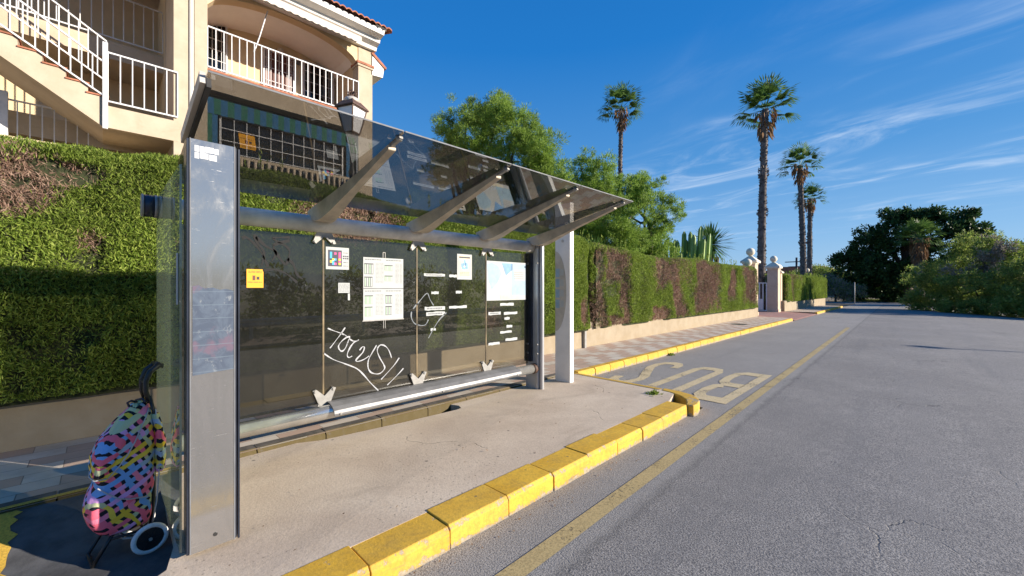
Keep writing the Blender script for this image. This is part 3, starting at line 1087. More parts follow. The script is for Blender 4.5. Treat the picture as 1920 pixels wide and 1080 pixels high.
# ------------------------------------------------------------------ low walls and hedges
def low_wall(y0, y1, label, top=0.66, x=-5.61):
    m = MB()
    n = max(2, int((y1 - y0) / 0.25))
    rg = random.Random(int(y1 * 10))
    vs, fs = [], []
    for i in range(n + 1):
        yy = y0 + (y1 - y0) * i / n
        j = rg.uniform(-0.012, 0.012)
        zt = top + rg.uniform(-0.02, 0.03)
        vs += [(x + 0.01, yy, 0.0), (x + 0.004 + j * 0.3, yy, Z0 + 0.03), (x + j * 0.5, yy, zt - 0.03), (x - 0.03, yy, zt), (x - 0.28, yy, zt), (x - 0.28, yy, 0.0)]
    for i in range(n):
        for q in range(6):
            a, b = i * 6 + q, i * 6 + (q + 1) % 6
            fs.append((a, b, b + 6, a + 6))
    fs += [tuple(range(6)), tuple(n * 6 + q for q in range(6))]
    m.raw(vs, fs)
    return m.build('low_wall', M['wall'], label=label, cat='wall')


low_wall(-9, 8.1, 'stained whitewashed low wall under the tall hedge behind the shelter')
low_wall(8.1, 23.3, 'bright whitewashed low wall with peeling top under the striped hedge', 0.72)
low_wall(29.2, 45, 'short pale low wall under the hedge beyond the gate', 0.75)
m = MB()
m.box(-5.62, -5.54, 8.06, 8.14, 0.1, 1.2)
m.build('marker_post', M['fitting'], bevel=0.008, label='slim grey post standing at the joint of the low walls', cat='post')


def hedge(name_label, y0, y1, ztop, zbot, xf, xb, dens, spr, brown, label, round_end=0.25, seed=1, lump=0.12, stripe=False):
    h = thing('hedge', (xf, (y0 + y1) / 2, 0), label, 'hedge')
    r = np.random.default_rng(seed)
    zt = ztop if callable(ztop) else (lambda y: ztop + 0 * y)

    def surf(n_f, n_t, n_e):
        yf = r.uniform(y0, y1, n_f)
        u = r.random(n_f)
        zf = zbot + u * (zt(yf) - zbot)
        F = np.stack([np.full(n_f, xf), yf, zf], 1)
        NF = np.tile([1.0, 0, 0], (n_f, 1))
        yt = r.uniform(y0, y1, n_t)
        T = np.stack([r.uniform(xb, xf, n_t), yt, zt(yt)], 1)
        NT_ = np.tile([0.1, 0, 1.0], (n_t, 1))
        out = [F, T]
        no = [NF, NT_]
        for ye, sg in ((y0, -1), (y1, 1)):
            ne = n_e
            ze = zbot + r.random(ne) * (zt(np.full(ne, ye)) - zbot)
            out.append(np.stack([r.uniform(xb, xf, ne), np.full(ne, ye), ze], 1))
            no.append(np.tile([0, sg * 1.0, 0], (ne, 1)))
        return np.concatenate(out), np.concatenate(no)

    A = (y1 - y0) * (np.mean(zt(np.linspace(y0, y1, 20))) - zbot)
    nf = int(A * dens)
    nt = int((y1 - y0) * (xf - xb) * dens * 0.7)
    ne = int((xf - xb) * 2.2 * dens * 0.6)
    P, Nn = surf(nf, nt, ne)
    # round the top front edge and the ends
    ztp = zt(P[:, 1])
    rr = 0.22
    ex = np.clip((P[:, 2] - (ztp - rr)) / rr, 0, 1)
    fx = np.clip((P[:, 0] - (xf - rr)) / rr, 0, 1)
    both = ex * fx
    P[:, 0] -= both * rr * 0.35
    P[:, 2] -= both * rr * 0.35
    for ye, sg in ((y0, -1), (y1, 1)):
        d = np.clip(1 - np.abs(P[:, 1] - ye) / round_end, 0, 1) if round_end > 0 else 0
        P[:, 0] -= np.where(P[:, 0] > xf - 0.3, d ** 2 * round_end * 0.45, 0)
    big = vnoise(P, 1.15, 3) - 0.5
    med = vnoise(P + 31, 4.2, 2) - 0.5
    disp = big * lump * 1.9 + med * lump * 0.45
    bv = brown(P)
    disp = disp - bv * (0.05 + 0.07 * (vnoise(P + 7, 3.0, 2)))
    disp = disp - r.random(len(P)) ** 1.5 * 0.09
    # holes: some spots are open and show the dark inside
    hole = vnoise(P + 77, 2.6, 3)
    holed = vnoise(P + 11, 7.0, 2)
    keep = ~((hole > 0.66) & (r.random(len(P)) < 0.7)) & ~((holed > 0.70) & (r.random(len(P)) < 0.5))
    P = P + Nn * disp[:, None]
    P, Nn, bv = P[keep], Nn[keep], bv[keep]
    n = len(P)
    D = Nn * 0.55 + np.array([0, 0, 0.55]) + rv(n) * 0.75
    side = rv(n)
    isb = r.random(n) < bv
    L = spr * r.uniform(0.6, 1.5, n)
    W = np.where(isb, L * 0.14, L * 0.20)
    L = np.where(isb, L * 1.25, L)
    # a few long shoots on top
    ns = int((y1 - y0) * 14)
    ys = r.uniform(y0, y1, ns)
    sel = vnoise(np.stack([ys, ys * 0, ys * 0 + 3.3], 1), 1.3, 2) > 0.5
    ys = ys[sel]
    ns = len(ys)
    bx = r.uniform(xf - 0.5, xf - 0.02, ns)
    Ps, Ds = [P], [D]
    for k in range(6):
        hgt = r.uniform(0.0, 0.20, ns)
        Ps.append(np.stack([bx + r.normal(0, 0.012, ns), ys + r.normal(0, 0.012, ns), zt(ys) + hgt], 1))
        Ds.append(np.stack([r.normal(0, 0.25, ns), r.normal(0, 0.25, ns), np.ones(ns)], 1))
    L = np.concatenate([L, np.full(ns * 6, spr * 1.7)])
    W = np.concatenate([W, np.full(ns * 6, spr * 0.4)])
    isb = np.concatenate([isb.astype(int), np.zeros(ns * 6, int)])
    P, D = np.concatenate(Ps), np.concatenate(Ds)
    cards('foliage', P, D, rv(len(P)), L, W, [M['hedge_green'], M['hedge_brown']], isb, h)
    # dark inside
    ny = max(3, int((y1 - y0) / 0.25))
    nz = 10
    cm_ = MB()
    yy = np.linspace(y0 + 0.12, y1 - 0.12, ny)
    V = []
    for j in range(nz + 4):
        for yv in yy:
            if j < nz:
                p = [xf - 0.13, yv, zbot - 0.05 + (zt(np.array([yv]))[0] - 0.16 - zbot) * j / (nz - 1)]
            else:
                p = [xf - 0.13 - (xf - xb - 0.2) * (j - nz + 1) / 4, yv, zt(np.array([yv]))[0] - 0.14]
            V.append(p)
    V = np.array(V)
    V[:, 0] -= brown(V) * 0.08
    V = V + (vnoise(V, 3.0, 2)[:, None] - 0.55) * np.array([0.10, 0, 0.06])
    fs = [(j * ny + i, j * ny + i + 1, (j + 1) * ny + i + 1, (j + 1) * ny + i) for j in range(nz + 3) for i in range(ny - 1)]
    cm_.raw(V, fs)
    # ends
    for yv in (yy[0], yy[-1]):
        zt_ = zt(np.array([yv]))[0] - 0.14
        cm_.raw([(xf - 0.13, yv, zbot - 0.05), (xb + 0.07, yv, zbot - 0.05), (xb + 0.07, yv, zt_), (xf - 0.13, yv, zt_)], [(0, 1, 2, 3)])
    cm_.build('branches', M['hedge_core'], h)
    return h


def blob(P, cy, cz, ry, rz):
    return np.clip(1.25 - np.sqrt(((P[:, 1] - cy) / ry) ** 2 + ((P[:, 2] - cz) / rz) ** 2), 0, 1)


def brownA(P):
    nn = vnoise(P + 5, 2.2, 3)
    b = blob(P, -0.62, 2.50, 0.42, 0.36) + blob(P, -0.15, 2.60, 0.2, 0.12) * 0.7 + blob(P, 2.45, 2.45, 0.85, 0.30) + blob(P, -0.05, 1.98, 0.12, 0.15) * 0.6 + blob(P, 7.9, 1.0, 0.25, 0.35) * 0.9 + blob(P, 5.0, 1.0, 0.25, 0.3) * 0.6
    return np.clip(b * 2.2 - (1 - nn) * 0.6, 0, 0.97)


def brownB(P):
    nn = vnoise(np.stack([P[:, 0] * 0 + 2.2, P[:, 1] * 1.0, P[:, 2] * 0.35], 1), 1.6, 3)
    n2 = vnoise(P + 9, 4, 2)
    yk = P[:, 1] + (vnoise(P + 50, 0.9, 4) - 0.5) * 1.9
    zk = P[:, 2] + (vnoise(P + 90, 1.1, 4) - 0.5) * 0.9
    b = np.zeros(len(P))
    for lo, hi, zl, zh in ((8.3, 8.75, 0.5, 2.7), (8.9, 9.9, 1.7, 2.6), (9.4, 9.85, 0.6, 2.0), (8.9, 9.7, 0.5, 0.9), (11.6, 14.0, 1.6, 2.6), (12.9, 13.9, 0.6, 1.7), (11.2, 12.4, 0.5, 0.95), (14.6, 17.2, 0.7, 2.6), (18.4, 19.2, 1.2, 2.6), (20.5, 22.2, 0.9, 2.6)):
        cy, cz = (lo + hi) / 2, (zl + zh) / 2
        d = np.maximum(np.abs(yk - cy) / (hi - lo) * 2, np.abs(zk - cz) / (zh - zl) * 2)
        b = np.maximum(b, np.clip((1.2 - d) * 1.8, 0, 1))
    b = b * np.clip((nn + n2) * 1.5 - 0.55, 0, 1) * 1.6
    # a green fringe stays on the very top
    b = b * np.clip((2.62 - P[:, 2]) * 7, 0.12, 1)
    return np.clip(b, 0, 0.97)


def brownC(P):
    nn = vnoise(np.stack([P[:, 0] * 0, P[:, 1], P[:, 2] * 0.3], 1), 1.1, 2)
    return np.clip((nn - 0.56) * 5, 0, 0.7)


hedge('a', -3.2, 8.25, lambda y: 2.93 + 0.05 * np.sin(y * 1.3) - 0.025 * np.clip(y - 1, 0, 8), 0.60, -5.36, -6.9, 19000, 0.038, brownA, 'tall clipped green hedge with a dead brown patch behind the shelter', 0.5, 21, 0.13)
hedge('b', 8.42, 22.7, lambda y: 2.60 + 0.04 * np.sin(y * 0.9), 0.60, -5.42, -6.8, 6500, 0.052, brownB, 'long lower hedge striped with dead brown patches leading to the gate', 0.35, 22, 0.12)
hedge('c', 29.7, 45, lambda y: 2.46 + 0.03 * np.sin(y), 0.72, -5.45, -6.8, 1900, 0.09, brownC, 'trimmed green hedge running on beyond the ball-topped gate pillars', 0.3, 23, 0.08)


# ------------------------------------------------------------------ bus shelter
XG = -3.95                      # plane of the back glass
RY = (1.48, 2.49, 3.52)         # mullions
sh = thing('bus_shelter', (-3.4, 2.4, 0.1), 'bus shelter of smoked glass with a grey tube rail, curved brackets and graffiti', 'bus shelter')
RAILX, RAILZ = -3.92, 2.14
m = MB()
m.tube([(RAILX, 0.225, RAILZ), (RAILX, 4.40, RAILZ)], 0.076, 20)
m.build('top_rail', M['rail_paint'], sh)
rail = sh.children[0]
m = MB()
m.tube([(RAILX, 0.212, RAILZ), (RAILX, 0.224, RAILZ)], 0.082, 24)
m.tube([(RAILX, 0.282, RAILZ), (RAILX, 0.30, RAILZ)], 0.082, 24)
m.build('end_collar', M['fitting'], rail)
m = MB()
m.tube([(RAILX, 0.224, RAILZ), (RAILX, 0.282, RAILZ)], 0.079, 24)
m.build('end_band', M['dark_frame'], rail)

# roof glass: four panes sloping up to the street, brackets below the seams
def gz(x):
    return 2.30 + (x + 3.75) * 0.207
seams = [0.36, 1.42, 2.43, 3.42, 4.50]
for i in range(4):
    a, b = seams[i] + 0.006, seams[i + 1] - 0.006
    m = MB()
    x0, x1 = -3.75, -2.40
    t_ = 0.011
    vs = []
    for x in (x0, x1):
        for yv in (a, b):
            vs += [(x, yv, gz(x)), (x, yv, gz(x) + t_)]
    m.raw(vs, [(0, 2, 6, 4), (1, 5, 7, 3), (0, 1, 3, 2), (4, 6, 7, 5), (0, 4, 5, 1), (2, 3, 7, 6)])
    m.build('roof_pane', M['roofglass'], sh)
    m = MB()
    m.bar((x1 + 0.002, a, gz(x1) + t_ / 2), (x1 + 0.002, b, gz(x1) + t_ / 2), 0.0015, w=0.0045)
    m.build('pane_edge', M['grey_print'], sh.children[-1])
for i in (1, 2, 3):
    m = MB()
    m.bar((-2.41, seams[i], gz(-2.41) + 0.006), (-3.74, seams[i], gz(-3.74) + 0.006), 0.0045, w=0.006)
    m.build('seam_seal', M['bracket'], sh)
# dark edge channel at the near end
m = MB()
m.bar((-2.44, 0.352, gz(-2.44) - 0.005), (-3.08, 0.352, gz(-3.08) - 0.005), 0.012, w=0.030)
m.build('edge_channel', M['galv'], sh)
m = MB()
m.bar((-2.43, 0.375, gz(-2.43) - 0.030), (-3.1, 0.375, gz(-3.1) - 0.030), 0.010, w=0.024)
m.build('edge_channel_lip', M['iron'], sh)

BRK = (1.42, 2.43, 3.42, 4.36)
for yb in BRK:
    top, bot = [], []
    tt = np.linspace(0, 1, 15)
    for t in tt:
        x = -3.93 + t * (-2.56 + 3.93)
        top.append((x, gz(x) - 0.014))
    # lower curve: hugs the rail, sweeps up and runs out thin to the tip
    B = [(-3.93, RAILZ + 0.060), (-3.86, RAILZ + 0.045), (-3.835, 2.165), (-3.80, 2.146), (-3.73, 2.146), (-3.64, 2.160), (-3.52, 2.196), (-3.35, 2.254), (-3.1, 2.336), (-2.8, 2.426), (-2.56, 2.500)]
    m = MB()
    poly = B + top[::-1]
    # tapered in plan: wider at the root
    n = len(poly)
    def hw(x): return 0.028 + 0.055 * max(0, min(1, (-3.0 - x) / 0.85)) ** 1.5
    vs = [(x, yb - hw(x), z) for x, z in poly] + [(x, yb + hw(x), z) for x, z in poly]
    nB, nT = len(B), len(top)
    fs = [(i, i + n, (i + 1) % n + n, (i + 1) % n) for i in range(n)]
    m.raw(vs, fs)
    # side walls as strips between the lower and upper curve
    for off in (0, n):
        ib = 0
        for it in range(nT - 1):
            tr0 = off + nB + (nT - 1 - it)
            tr1 = off + nB + (nT - 2 - it)
            xb0 = vs[tr0][0]
            xb1 = vs[tr1][0]
            seq = [ib]
            while ib < nB - 1 and vs[ib + 1][0] <= xb1 + 1e-6:
                ib += 1
                seq.append(ib)
            m.raw([vs[off + s] for s in seq] + [vs[tr1], vs[tr0]], [tuple(range(len(seq) + 2))])
    br = m.build('roof_bracket', M['bracket'], sh, bevel=0.006)
    m = MB()
    m.bar((-2.575, yb, 2.525), (-2.44, yb, 2.556), 0.013, w=0.008)
    m.tube([(-2.47, yb, 2.54), (-2.47, yb, 2.575)], 0.022, 12)
    m.build('bracket_tip', M['fitting'], br)

# back glass panels
ends = [0.345] + list(RY) + [4.33]
for i in range(4):
    m = MB()
    m.box(XG - 0.005, XG + 0.005, ends[i] + 0.012, ends[i + 1] - 0.012, 0.47, 2.035)
    m.build('back_pane', M['backglass'][i], sh)
for yv in RY:
    m = MB()
    m.box(XG - 0.004, XG + 0.007, yv - 0.0075, yv + 0.0075, 0.50, 2.03)
    m.build('seam_strip', M['mullion'], sh)


def bird(m, yc, zc, sgn, x):
    """cast clamp with two outspread fingers; sgn -1 opens down, +1 opens up"""
    for s in (-1, 1):
        poly = [(yc, zc + sgn * 0.045), (yc + s * 0.075, zc + sgn * 0.115), (yc + s * 0.105, zc + sgn * 0.105), (yc + s * 0.06, zc - sgn * 0.01), (yc + s * 0.03, zc - sgn * 0.055), (yc, zc - sgn * 0.06)]
        m.prism(poly if s * sgn > 0 else poly[::-1], 'x', x, x + 0.022)
        m.tube([(x - 0.03, yc + s * 0.082, zc + sgn * 0.098), (x + 0.034, yc + s * 0.082, zc + sgn * 0.098)], 0.013, 10)


for yv in RY:
    m = MB()
    bird(m, yv, 2.075, -1, XG + 0.014)
    m.build('glass_clamp', M['fitting'], sh)
    m = MB()
    bird(m, yv, 0.50, 1, XG + 0.014)
    for s in (-1, 1):
        poly = [(yv, 0.50), (yv + s * 0.05, 0.40), (yv + s * 0.085, 0.405), (yv + s * 0.035, 0.52)]
        m.prism(poly, 'x', XG + 0.018, XG + 0.034)
    m.build('glass_clamp', M['fitting'], sh)

# leaning rail at the bottom with its flat perch
TX, TZ = -3.86, 0.405
m = MB()
m.tube([(TX, 0.36, TZ), (TX, 4.37, TZ)], 0.064, 20)
lr = m.build('leaning_rail', M['steel'], sh)
m = MB()
poly = [(-3.925, 0.478), (-3.915, 0.490), (-3.86, 0.488), (-3.79, 0.462), (-3.752, 0.432), (-3.742, 0.405), (-3.744, 0.385), (-3.752, 0.385), (-3.752, 0.402), (-3.763, 0.426), (-3.796, 0.452), (-3.862, 0.478), (-3.912, 0.480)]
m.prism(poly, 'y', 1.50, 3.98)
m.build('perch_plate', M['seat'], lr, bevel=0.004)
for yv in (1.56, 2.7, 3.9):
    m = MB()
    m.tube([(TX + 0.112, yv, 0.40), (TX + 0.126, yv, 0.40)], 0.010, 8)
    m.build('perch_bolt', M['fitting'], lr)

# right-hand post: grey plate, silver profile, rounded profile
post = thing('x', (-3.9, 4.42, 0.1), None, None)
bpy.data.objects.remove(post)
m = MB()
m.box(-4.04, -3.845, 4.38, 4.46, 0.08, 2.24)
p = m.build('end_post', M['profile'], sh, bevel=0.006)
m = MB()
m.box(-4.03, -3.90, 4.335, 4.377, 0.50, 2.05)
m.build('dark_insert', M['dark_frame'], p)
m = MB()
m.box(-3.842, -3.80, 4.37, 4.47, 0.08, 2.25)
m.tube([(-3.765, 4.42, 0.08), (-3.765, 4.42, 2.20), (-3.775, 4.42, 2.235), (-3.80, 4.42, 2.25)], 0.030, 14)
m.build('front_profile', M['profile'], p, bevel=0.004)
m = MB()
m.tube([(TX, 4.31, TZ), (TX, 4.379, TZ)], 0.072, 18)
m.build('rail_socket', M['rust_iron'], p)
m = MB()
for zz_ in (0.62, 0.75, 1.9, 2.12):
    m.tube([(-3.80, 4.345, zz_), (-3.80, 4.372, zz_)], 0.012, 8)
    m.tube([(-3.96, 4.32, zz_), (-3.96, 4.336, zz_)], 0.018, 8)
m.build('bolts', M['fitting'], p)

# near end: greenish side pane and the mirrored steel column
m = MB()
m.box(-4.00, -2.782, 0.302, 0.312, 0.14, 2.21)
m.build('side_pane', M['sideglass'], sh)
m = MB()
m.box(-2.86, -2.812, 0.296, 0.3005, 1.46, 1.74)
m.build('handle_strip', M['paper'], sh, bevel=0.012)
m = MB()
m.box(-2.775, -2.708, 0.335, 0.545, 0.15, 2.335)
c = m.build('end_column', M['dark_frame'], sh, bevel=0.004)
m = MB()
m.box(-2.7075, -2.701, 0.340, 0.530, 0.15, 2.336)
m.build('mirror_cover', M['mirror'], c)
m = MB()
m.box(-2.80, -2.704, 0.322, 0.334, 0.15, 2.335)
m.box(-2.768, -2.704, 0.549, 0.559, 0.145, 2.33)
m.build('edge_profile', M['dark_frame'], c, bevel=0.002)
m = MB()
m.box(-2.7025, -2.6985, 0.3345, 0.3396, 0.15, 2.338)
m.box(-2.7025, -2.6985, 0.5304, 0.536, 0.15, 2.338)
m.build('cover_trim', M['grey_print'], c)
# torn white sticker, faded blue poster and a bolt on the column
m = MB()
rg = random.Random(4)
for r_ in range(2):
    yv = 0.355
    while yv < 0.452:
        w_ = rg.uniform(0.018, 0.042)
        zt_ = 2.305 - r_ * 0.036
        m.box(-2.7005, -2.6995, yv, min(yv + w_ - 0.003, 0.46), zt_ - 0.032 + rg.uniform(-0.002, 0.002), zt_ + rg.uniform(-0.003, 0.002))
        yv += w_
m.build('torn_sticker', M['white_sticker'], c, label='torn white sticker remains at the top of the column')
t = NT('faded_blue_poster')
n1 = t.noise(9, 6, 0.7, dist=0.8)
cc = t.mix(t.ramp(n1, 0.40, 0.62), (0.035, 0.07, 0.14), (0.09, 0.14, 0.22))
cc = t.mix(t.ramp(t.noise(7, 4, 0.6, t.scaled(1, 1, 0.8)), 0.56, 0.66), cc, (0.17, 0.10, 0.17))
cc = t.mix(t.ramp(t.noise(13, 5, 0.7, t.scaled(1, 1.4, 1)), 0.57, 0.68), cc, (0.32, 0.36, 0.40))
sepz = t.add('ShaderNodeSeparateXYZ')
t.l.new(t.obj, sepz.inputs[0])
jz = t.math('LESS_THAN', t.math('FRACT', t.math('MULTIPLY', sepz.outputs[2], 14.0)), 0.06)
cc = t.mix(t.math('MULTIPLY', jz, 0.5), cc, (0.2, 0.28, 0.36))
cc = t.mix(0.38, cc, (0.20, 0.205, 0.22))
t.pbr(cc, 0.22, 0.25)
m = MB()
ed = [(0.349, 1.56), (0.375, 1.565), (0.40, 1.548), (0.44, 1.552), (0.47, 1.54), (0.50, 1.545), (0.536, 1.535), (0.536, 1.10), (0.44, 1.095), (0.349, 1.088)]
m.prism([(0.347 + (a - 0.349) * 0.97, b) for a, b in ed], 'x', -2.7005, -2.6998)
m.build('poster_remains', t.m, c, label='faded blue and pink poster remains')
m = MB()
m.tube([(-2.703, 0.445, 0.215), (-2.6975, 0.445, 0.215)], 0.010, 14)
m.build('bolt_hole', M['iron'], c)

# notices on the back glass
XN = XG + 0.006


def plate(m, y0, y1, z0, z1, k=0, mi=0):
    m.box(XN + 0.0012 * k, XN + 0.0012 * k + 0.001, y0, y1, z0, z1, mi)


def lines(m, y0, y1, z0, z1, n, mi, k=1, seed=0, thick=0.35):
    rg = random.Random(seed)
    h = (z1 - z0) / n
    for i in range(n):
        zc = z1 - (i + 0.5) * h
        a = y0
        while a < y1:
            w = rg.uniform(0.010, 0.035)
            plate(m, a, min(a + w, y1), zc - h * thick / 2, zc + h * thick / 2, k, mi)
            a += w + 0.006


m = MB()
plate(m, 0.862, 0.985, 1.552, 1.708)
lines(m, 0.875, 0.972, 1.675, 1.695, 2, 1, seed=1)
plate(m, 0.905, 0.925, 1.615, 1.655, 1, 2)
plate(m, 0.935, 0.955, 1.62, 1.645, 1, 1)
lines(m, 0.872, 0.974, 1.592, 1.606, 1, 1, seed=2)
m.build('sticker', [M['orange'], M['ink'], M['brown_door']], sh, label='orange sticker with small dark print')
m = MB()
plate(m, 1.502, 1.722, 1.728, 1.94)
plate(m, 1.522, 1.652, 1.757, 1.912, 1, 1)
cell = 0.0205
y00, z00 = 1.5385, 1.894
cols = {'c': 2, 'm': 3, 'y': 4}
for (i, j, h, q) in [(0, 0, 3, 'c'), (0, 4, 1, 'y'), (1, 3, 1, 'y'), (1, 4, 2, 'c'), (2, 0.2, 1, 'm'), (2, 3, 1, 'c'), (2, 5, 1, 'm'), (4, 0, 3, 'm'), (4, 3, 1, 'y'), (4, 4, 1, 'm'), (4, 5, 1, 'y')]:
    plate(m, y00 + i * cell, y00 + (i + 1) * cell, z00 - (j + h) * cell, z00 - j * cell, 2, cols[q])
lines(m, 1.665, 1.712, 1.88, 1.90, 1, 6, seed=3)
lines(m, 1.663, 1.716, 1.825, 1.868, 2, 1, seed=4, thick=0.6)
lines(m, 1.668, 1.708, 1.785, 1.81, 1, 6, seed=5)
lines(m, 1.664, 1.712, 1.755, 1.772, 1, 6, seed=6)
m.build('notice', [M['paper'], M['navy'], M['cyan'], M['magenta'], M['yellow_print'], M['white'], M['grey_print']], sh, label='white notice with coloured blocks on a dark square')
m = MB()
plate(m, 1.618, 1.730, 1.503, 1.600)
lines(m, 1.625, 1.724, 1.512, 1.594, 7, 1, seed=7)
m.build('notice', [M['paper'], M['grey_print']], sh, label='small white notice with grey text')
m = MB()
plate(m, 1.712, 1.732, 1.43, 1.497)
m.build('notice', [M['paper']], sh, label='narrow white strip under the small notice')


def timetable(z0, z1, cells, greens):
    m = MB()
    plate(m, 1.868, 2.318, z0, z1)
    for s, (a, b, zt, zb) in enumerate(cells):
        plate(m, a, b, zb, zt, 1, 1 if greens[s] else 3)
        nn = 4
        for q in range(nn):
            aa = a + (b - a) * (q + 0.12) / nn
            plate(m, aa, aa + (b - a) * 0.62 / nn, zb + 0.006, zt - 0.010, 2, 0 if q % 2 else 1)
        plate(m, a, b, zt - 0.008, zt, 3, 2)
    for a, b in ((2.0, 2.045), (2.052, 2.088), (2.225, 2.265), (2.275, 2.305)):
        lines(m, a, b, z0 + 0.05, z1 - 0.05, 16, 3, 1, seed=int(a * 1000 + z0 * 10), thick=0.22)
    lines(m, 1.885, 2.06, z1 - 0.03, z1 - 0.012, 1, 2, 1, seed=9)
    lines(m, 2.115, 2.29, z1 - 0.03, z1 - 0.012, 1, 2, 1, seed=10)
    return m.build('timetable', [M['paper'], M['paper_green'], M['ink'], M['grey_print']], sh, label='white timetable sheet with green tables')


timetable(1.548, 1.862, [(1.88, 1.975, 1.80, 1.69), (1.88, 1.965, 1.665, 1.56), (2.10, 2.19, 1.79, 1.73), (2.10, 2.19, 1.68, 1.62)], (0, 0, 1, 1))
timetable(1.222, 1.540, [(1.885, 1.97, 1.475, 1.385), (1.885, 1.965, 1.36, 1.26), (2.11, 2.185, 1.475, 1.385), (2.11, 2.18, 1.36, 1.265)], (1, 1, 0, 0))
m = MB()
plate(m, 1.86, 2.325, 1.212, 1.222, 1, 0)
plate(m, 1.862, 2.32, 1.541, 1.547, 1, 1)
plate(m, 2.08, 2.085, 1.862, 1.92, 0, 0)
plate(m, 2.105, 2.11, 1.862, 1.92, 0, 0)
plate(m, 2.08, 2.11, 1.918, 1.923, 0, 0)
plate(m, 2.085, 2.09, 1.13, 1.212, 0, 0)
plate(m, 2.105, 2.11, 1.13, 1.212, 0, 0)
m.build('timetable_holder', [M['fitting'], M['grey_print']], sh)
m = MB()
plate(m, 3.05, 3.28, 1.655, 1.965, 0, 0)
plate(m, 3.065, 3.265, 1.68, 1.945, 1, 1)
plate(m, 3.08, 3.25, 1.915, 1.935, 2, 2)
for yc, zc, w, h in ((3.13, 1.83, 0.02, 0.05), (3.165, 1.86, 0.018, 0.07), (3.195, 1.83, 0.02, 0.06), (3.15, 1.79, 0.03, 0.03), (3.20, 1.79, 0.015, 0.025)):
    plate(m, yc - w, yc + w, zc - h / 2, zc + h / 2, 2, 3)
lines(m, 3.09, 3.24, 1.70, 1.75, 3, 4, 2, seed=12)
m.build('framed_notice', [M['paper'], M['cream_paper'], M['ink'], M['midblue'], M['grey_print']], sh, label='small yellowed notice in a pale frame')
m = MB()
plate(m, 3.515, 4.275, 1.385, 1.905, 0, 0)
m.prism([(3.535, 1.86), (3.62, 1.885), (3.74, 1.84), (3.80, 1.74), (3.72, 1.62), (3.62, 1.53), (3.56, 1.66)], 'x', XN + 0.0012, XN + 0.0022, 1)
m.prism([(3.80, 1.885), (4.0, 1.885), (4.0, 1.80), (3.88, 1.72)], 'x', XN + 0.0012, XN + 0.0022, 2)
plate(m, 3.99, 4.265, 1.45, 1.885, 1, 1)
m.prism([(4.02, 1.80), (4.26, 1.81), (4.26, 1.655), (4.05, 1.65)], 'x', XN + 0.0025, XN + 0.0034, 0)
plate(m, 3.78, 4.15, 1.40, 1.45, 2, 3)
lines(m, 4.04, 4.22, 1.67, 1.78, 4, 4, 3, seed=15, thick=0.15)
m.build('poster', [M['paper'], M['skyblue'], M['midblue'], M['cream_paper'], M['grey_print']], sh, label='white and pale blue poster in the last pane')
m = MB()
LABELS = [(2.58, 2.87, 1.685, 1.715), (2.93, 3.045, 1.68, 1.71), (2.59, 2.87, 1.295, 1.335), (2.93, 3.2, 1.305, 1.335), (2.61, 2.87, 1.235, 1.275), (3.77, 4.03, 1.31, 1.345), (3.56, 3.78, 1.195, 1.235), (3.84, 4.1, 1.19, 1.225), (3.85, 3.95, 1.12, 1.155), (2.68, 2.78, 1.48, 1.51), (3.03, 3.12, 1.485, 1.515), (3.89, 4.0, 1.01, 1.045), (3.77, 3.99, 0.94, 0.97), (3.87, 4.1, 0.83, 0.865), (3.56, 3.76, 0.80, 0.835), (2.67, 2.74, 1.06, 1.085)]
for q, (a, b, z0, z1) in enumerate(LABELS):
    rg = random.Random(q)
    m = MB()
    yv = a
    top_, bot_ = [], []
    while yv < b + 0.001:
        top_.append((yv, z1 + rg.uniform(-0.004, 0.004)))
        bot_.append((yv, z0 + rg.uniform(-0.004, 0.004)))
        yv += (b - a) / 6
    m.prism(bot_ + top_[::-1], 'x', XN, XN + 0.001)
    if q in (0, 2, 4, 6):
        lines(m, a + 0.03, b - 0.04, z0 + 0.006, z1 - 0.006, 1, 1, 1, seed=q, thick=0.55)
    m.build('label_strip', [M['paper'], M['grey_print']], sh)


def pen(name, strokes, r, mat, label):
    m = MB()
    for s in strokes:
        P_ = [Vector((XN + 0.001, a, b)) for a, b in s]
        out = []
        for i in range(len(P_) - 1):
            p0, p1, p2, p3 = P_[max(i - 1, 0)], P_[i], P_[i + 1], P_[min(i + 2, len(P_) - 1)]
            for t in (0, 0.25, 0.5, 0.75):
                out.append(0.5 * ((2 * p1) + (p2 - p0) * t + (2 * p0 - 5 * p1 + 4 * p2 - p3) * t * t + (3 * p1 - p0 - 3 * p2 + p3) * t ** 3))
        out.append(P_[-1])
        lo, hi = [], []
        for i, p in enumerate(out):
            d = out[min(i + 1, len(out) - 1)] - out[max(i - 1, 0)]
            nrm = Vector((0, -d.z, d.y)).normalized() * r * (0.78 + 0.22 * math.sin(i * 0.9) + 0.20 * math.sin(i * 0.37 + len(strokes)))
            lo.append(p - nrm)
            hi.append(p + nrm)
        for i in range(len(out) - 1):
            m.raw([lo[i], lo[i + 1], hi[i + 1], hi[i]], [(0, 1, 2, 3)])
    return m.build(name, mat, sh, label=label)


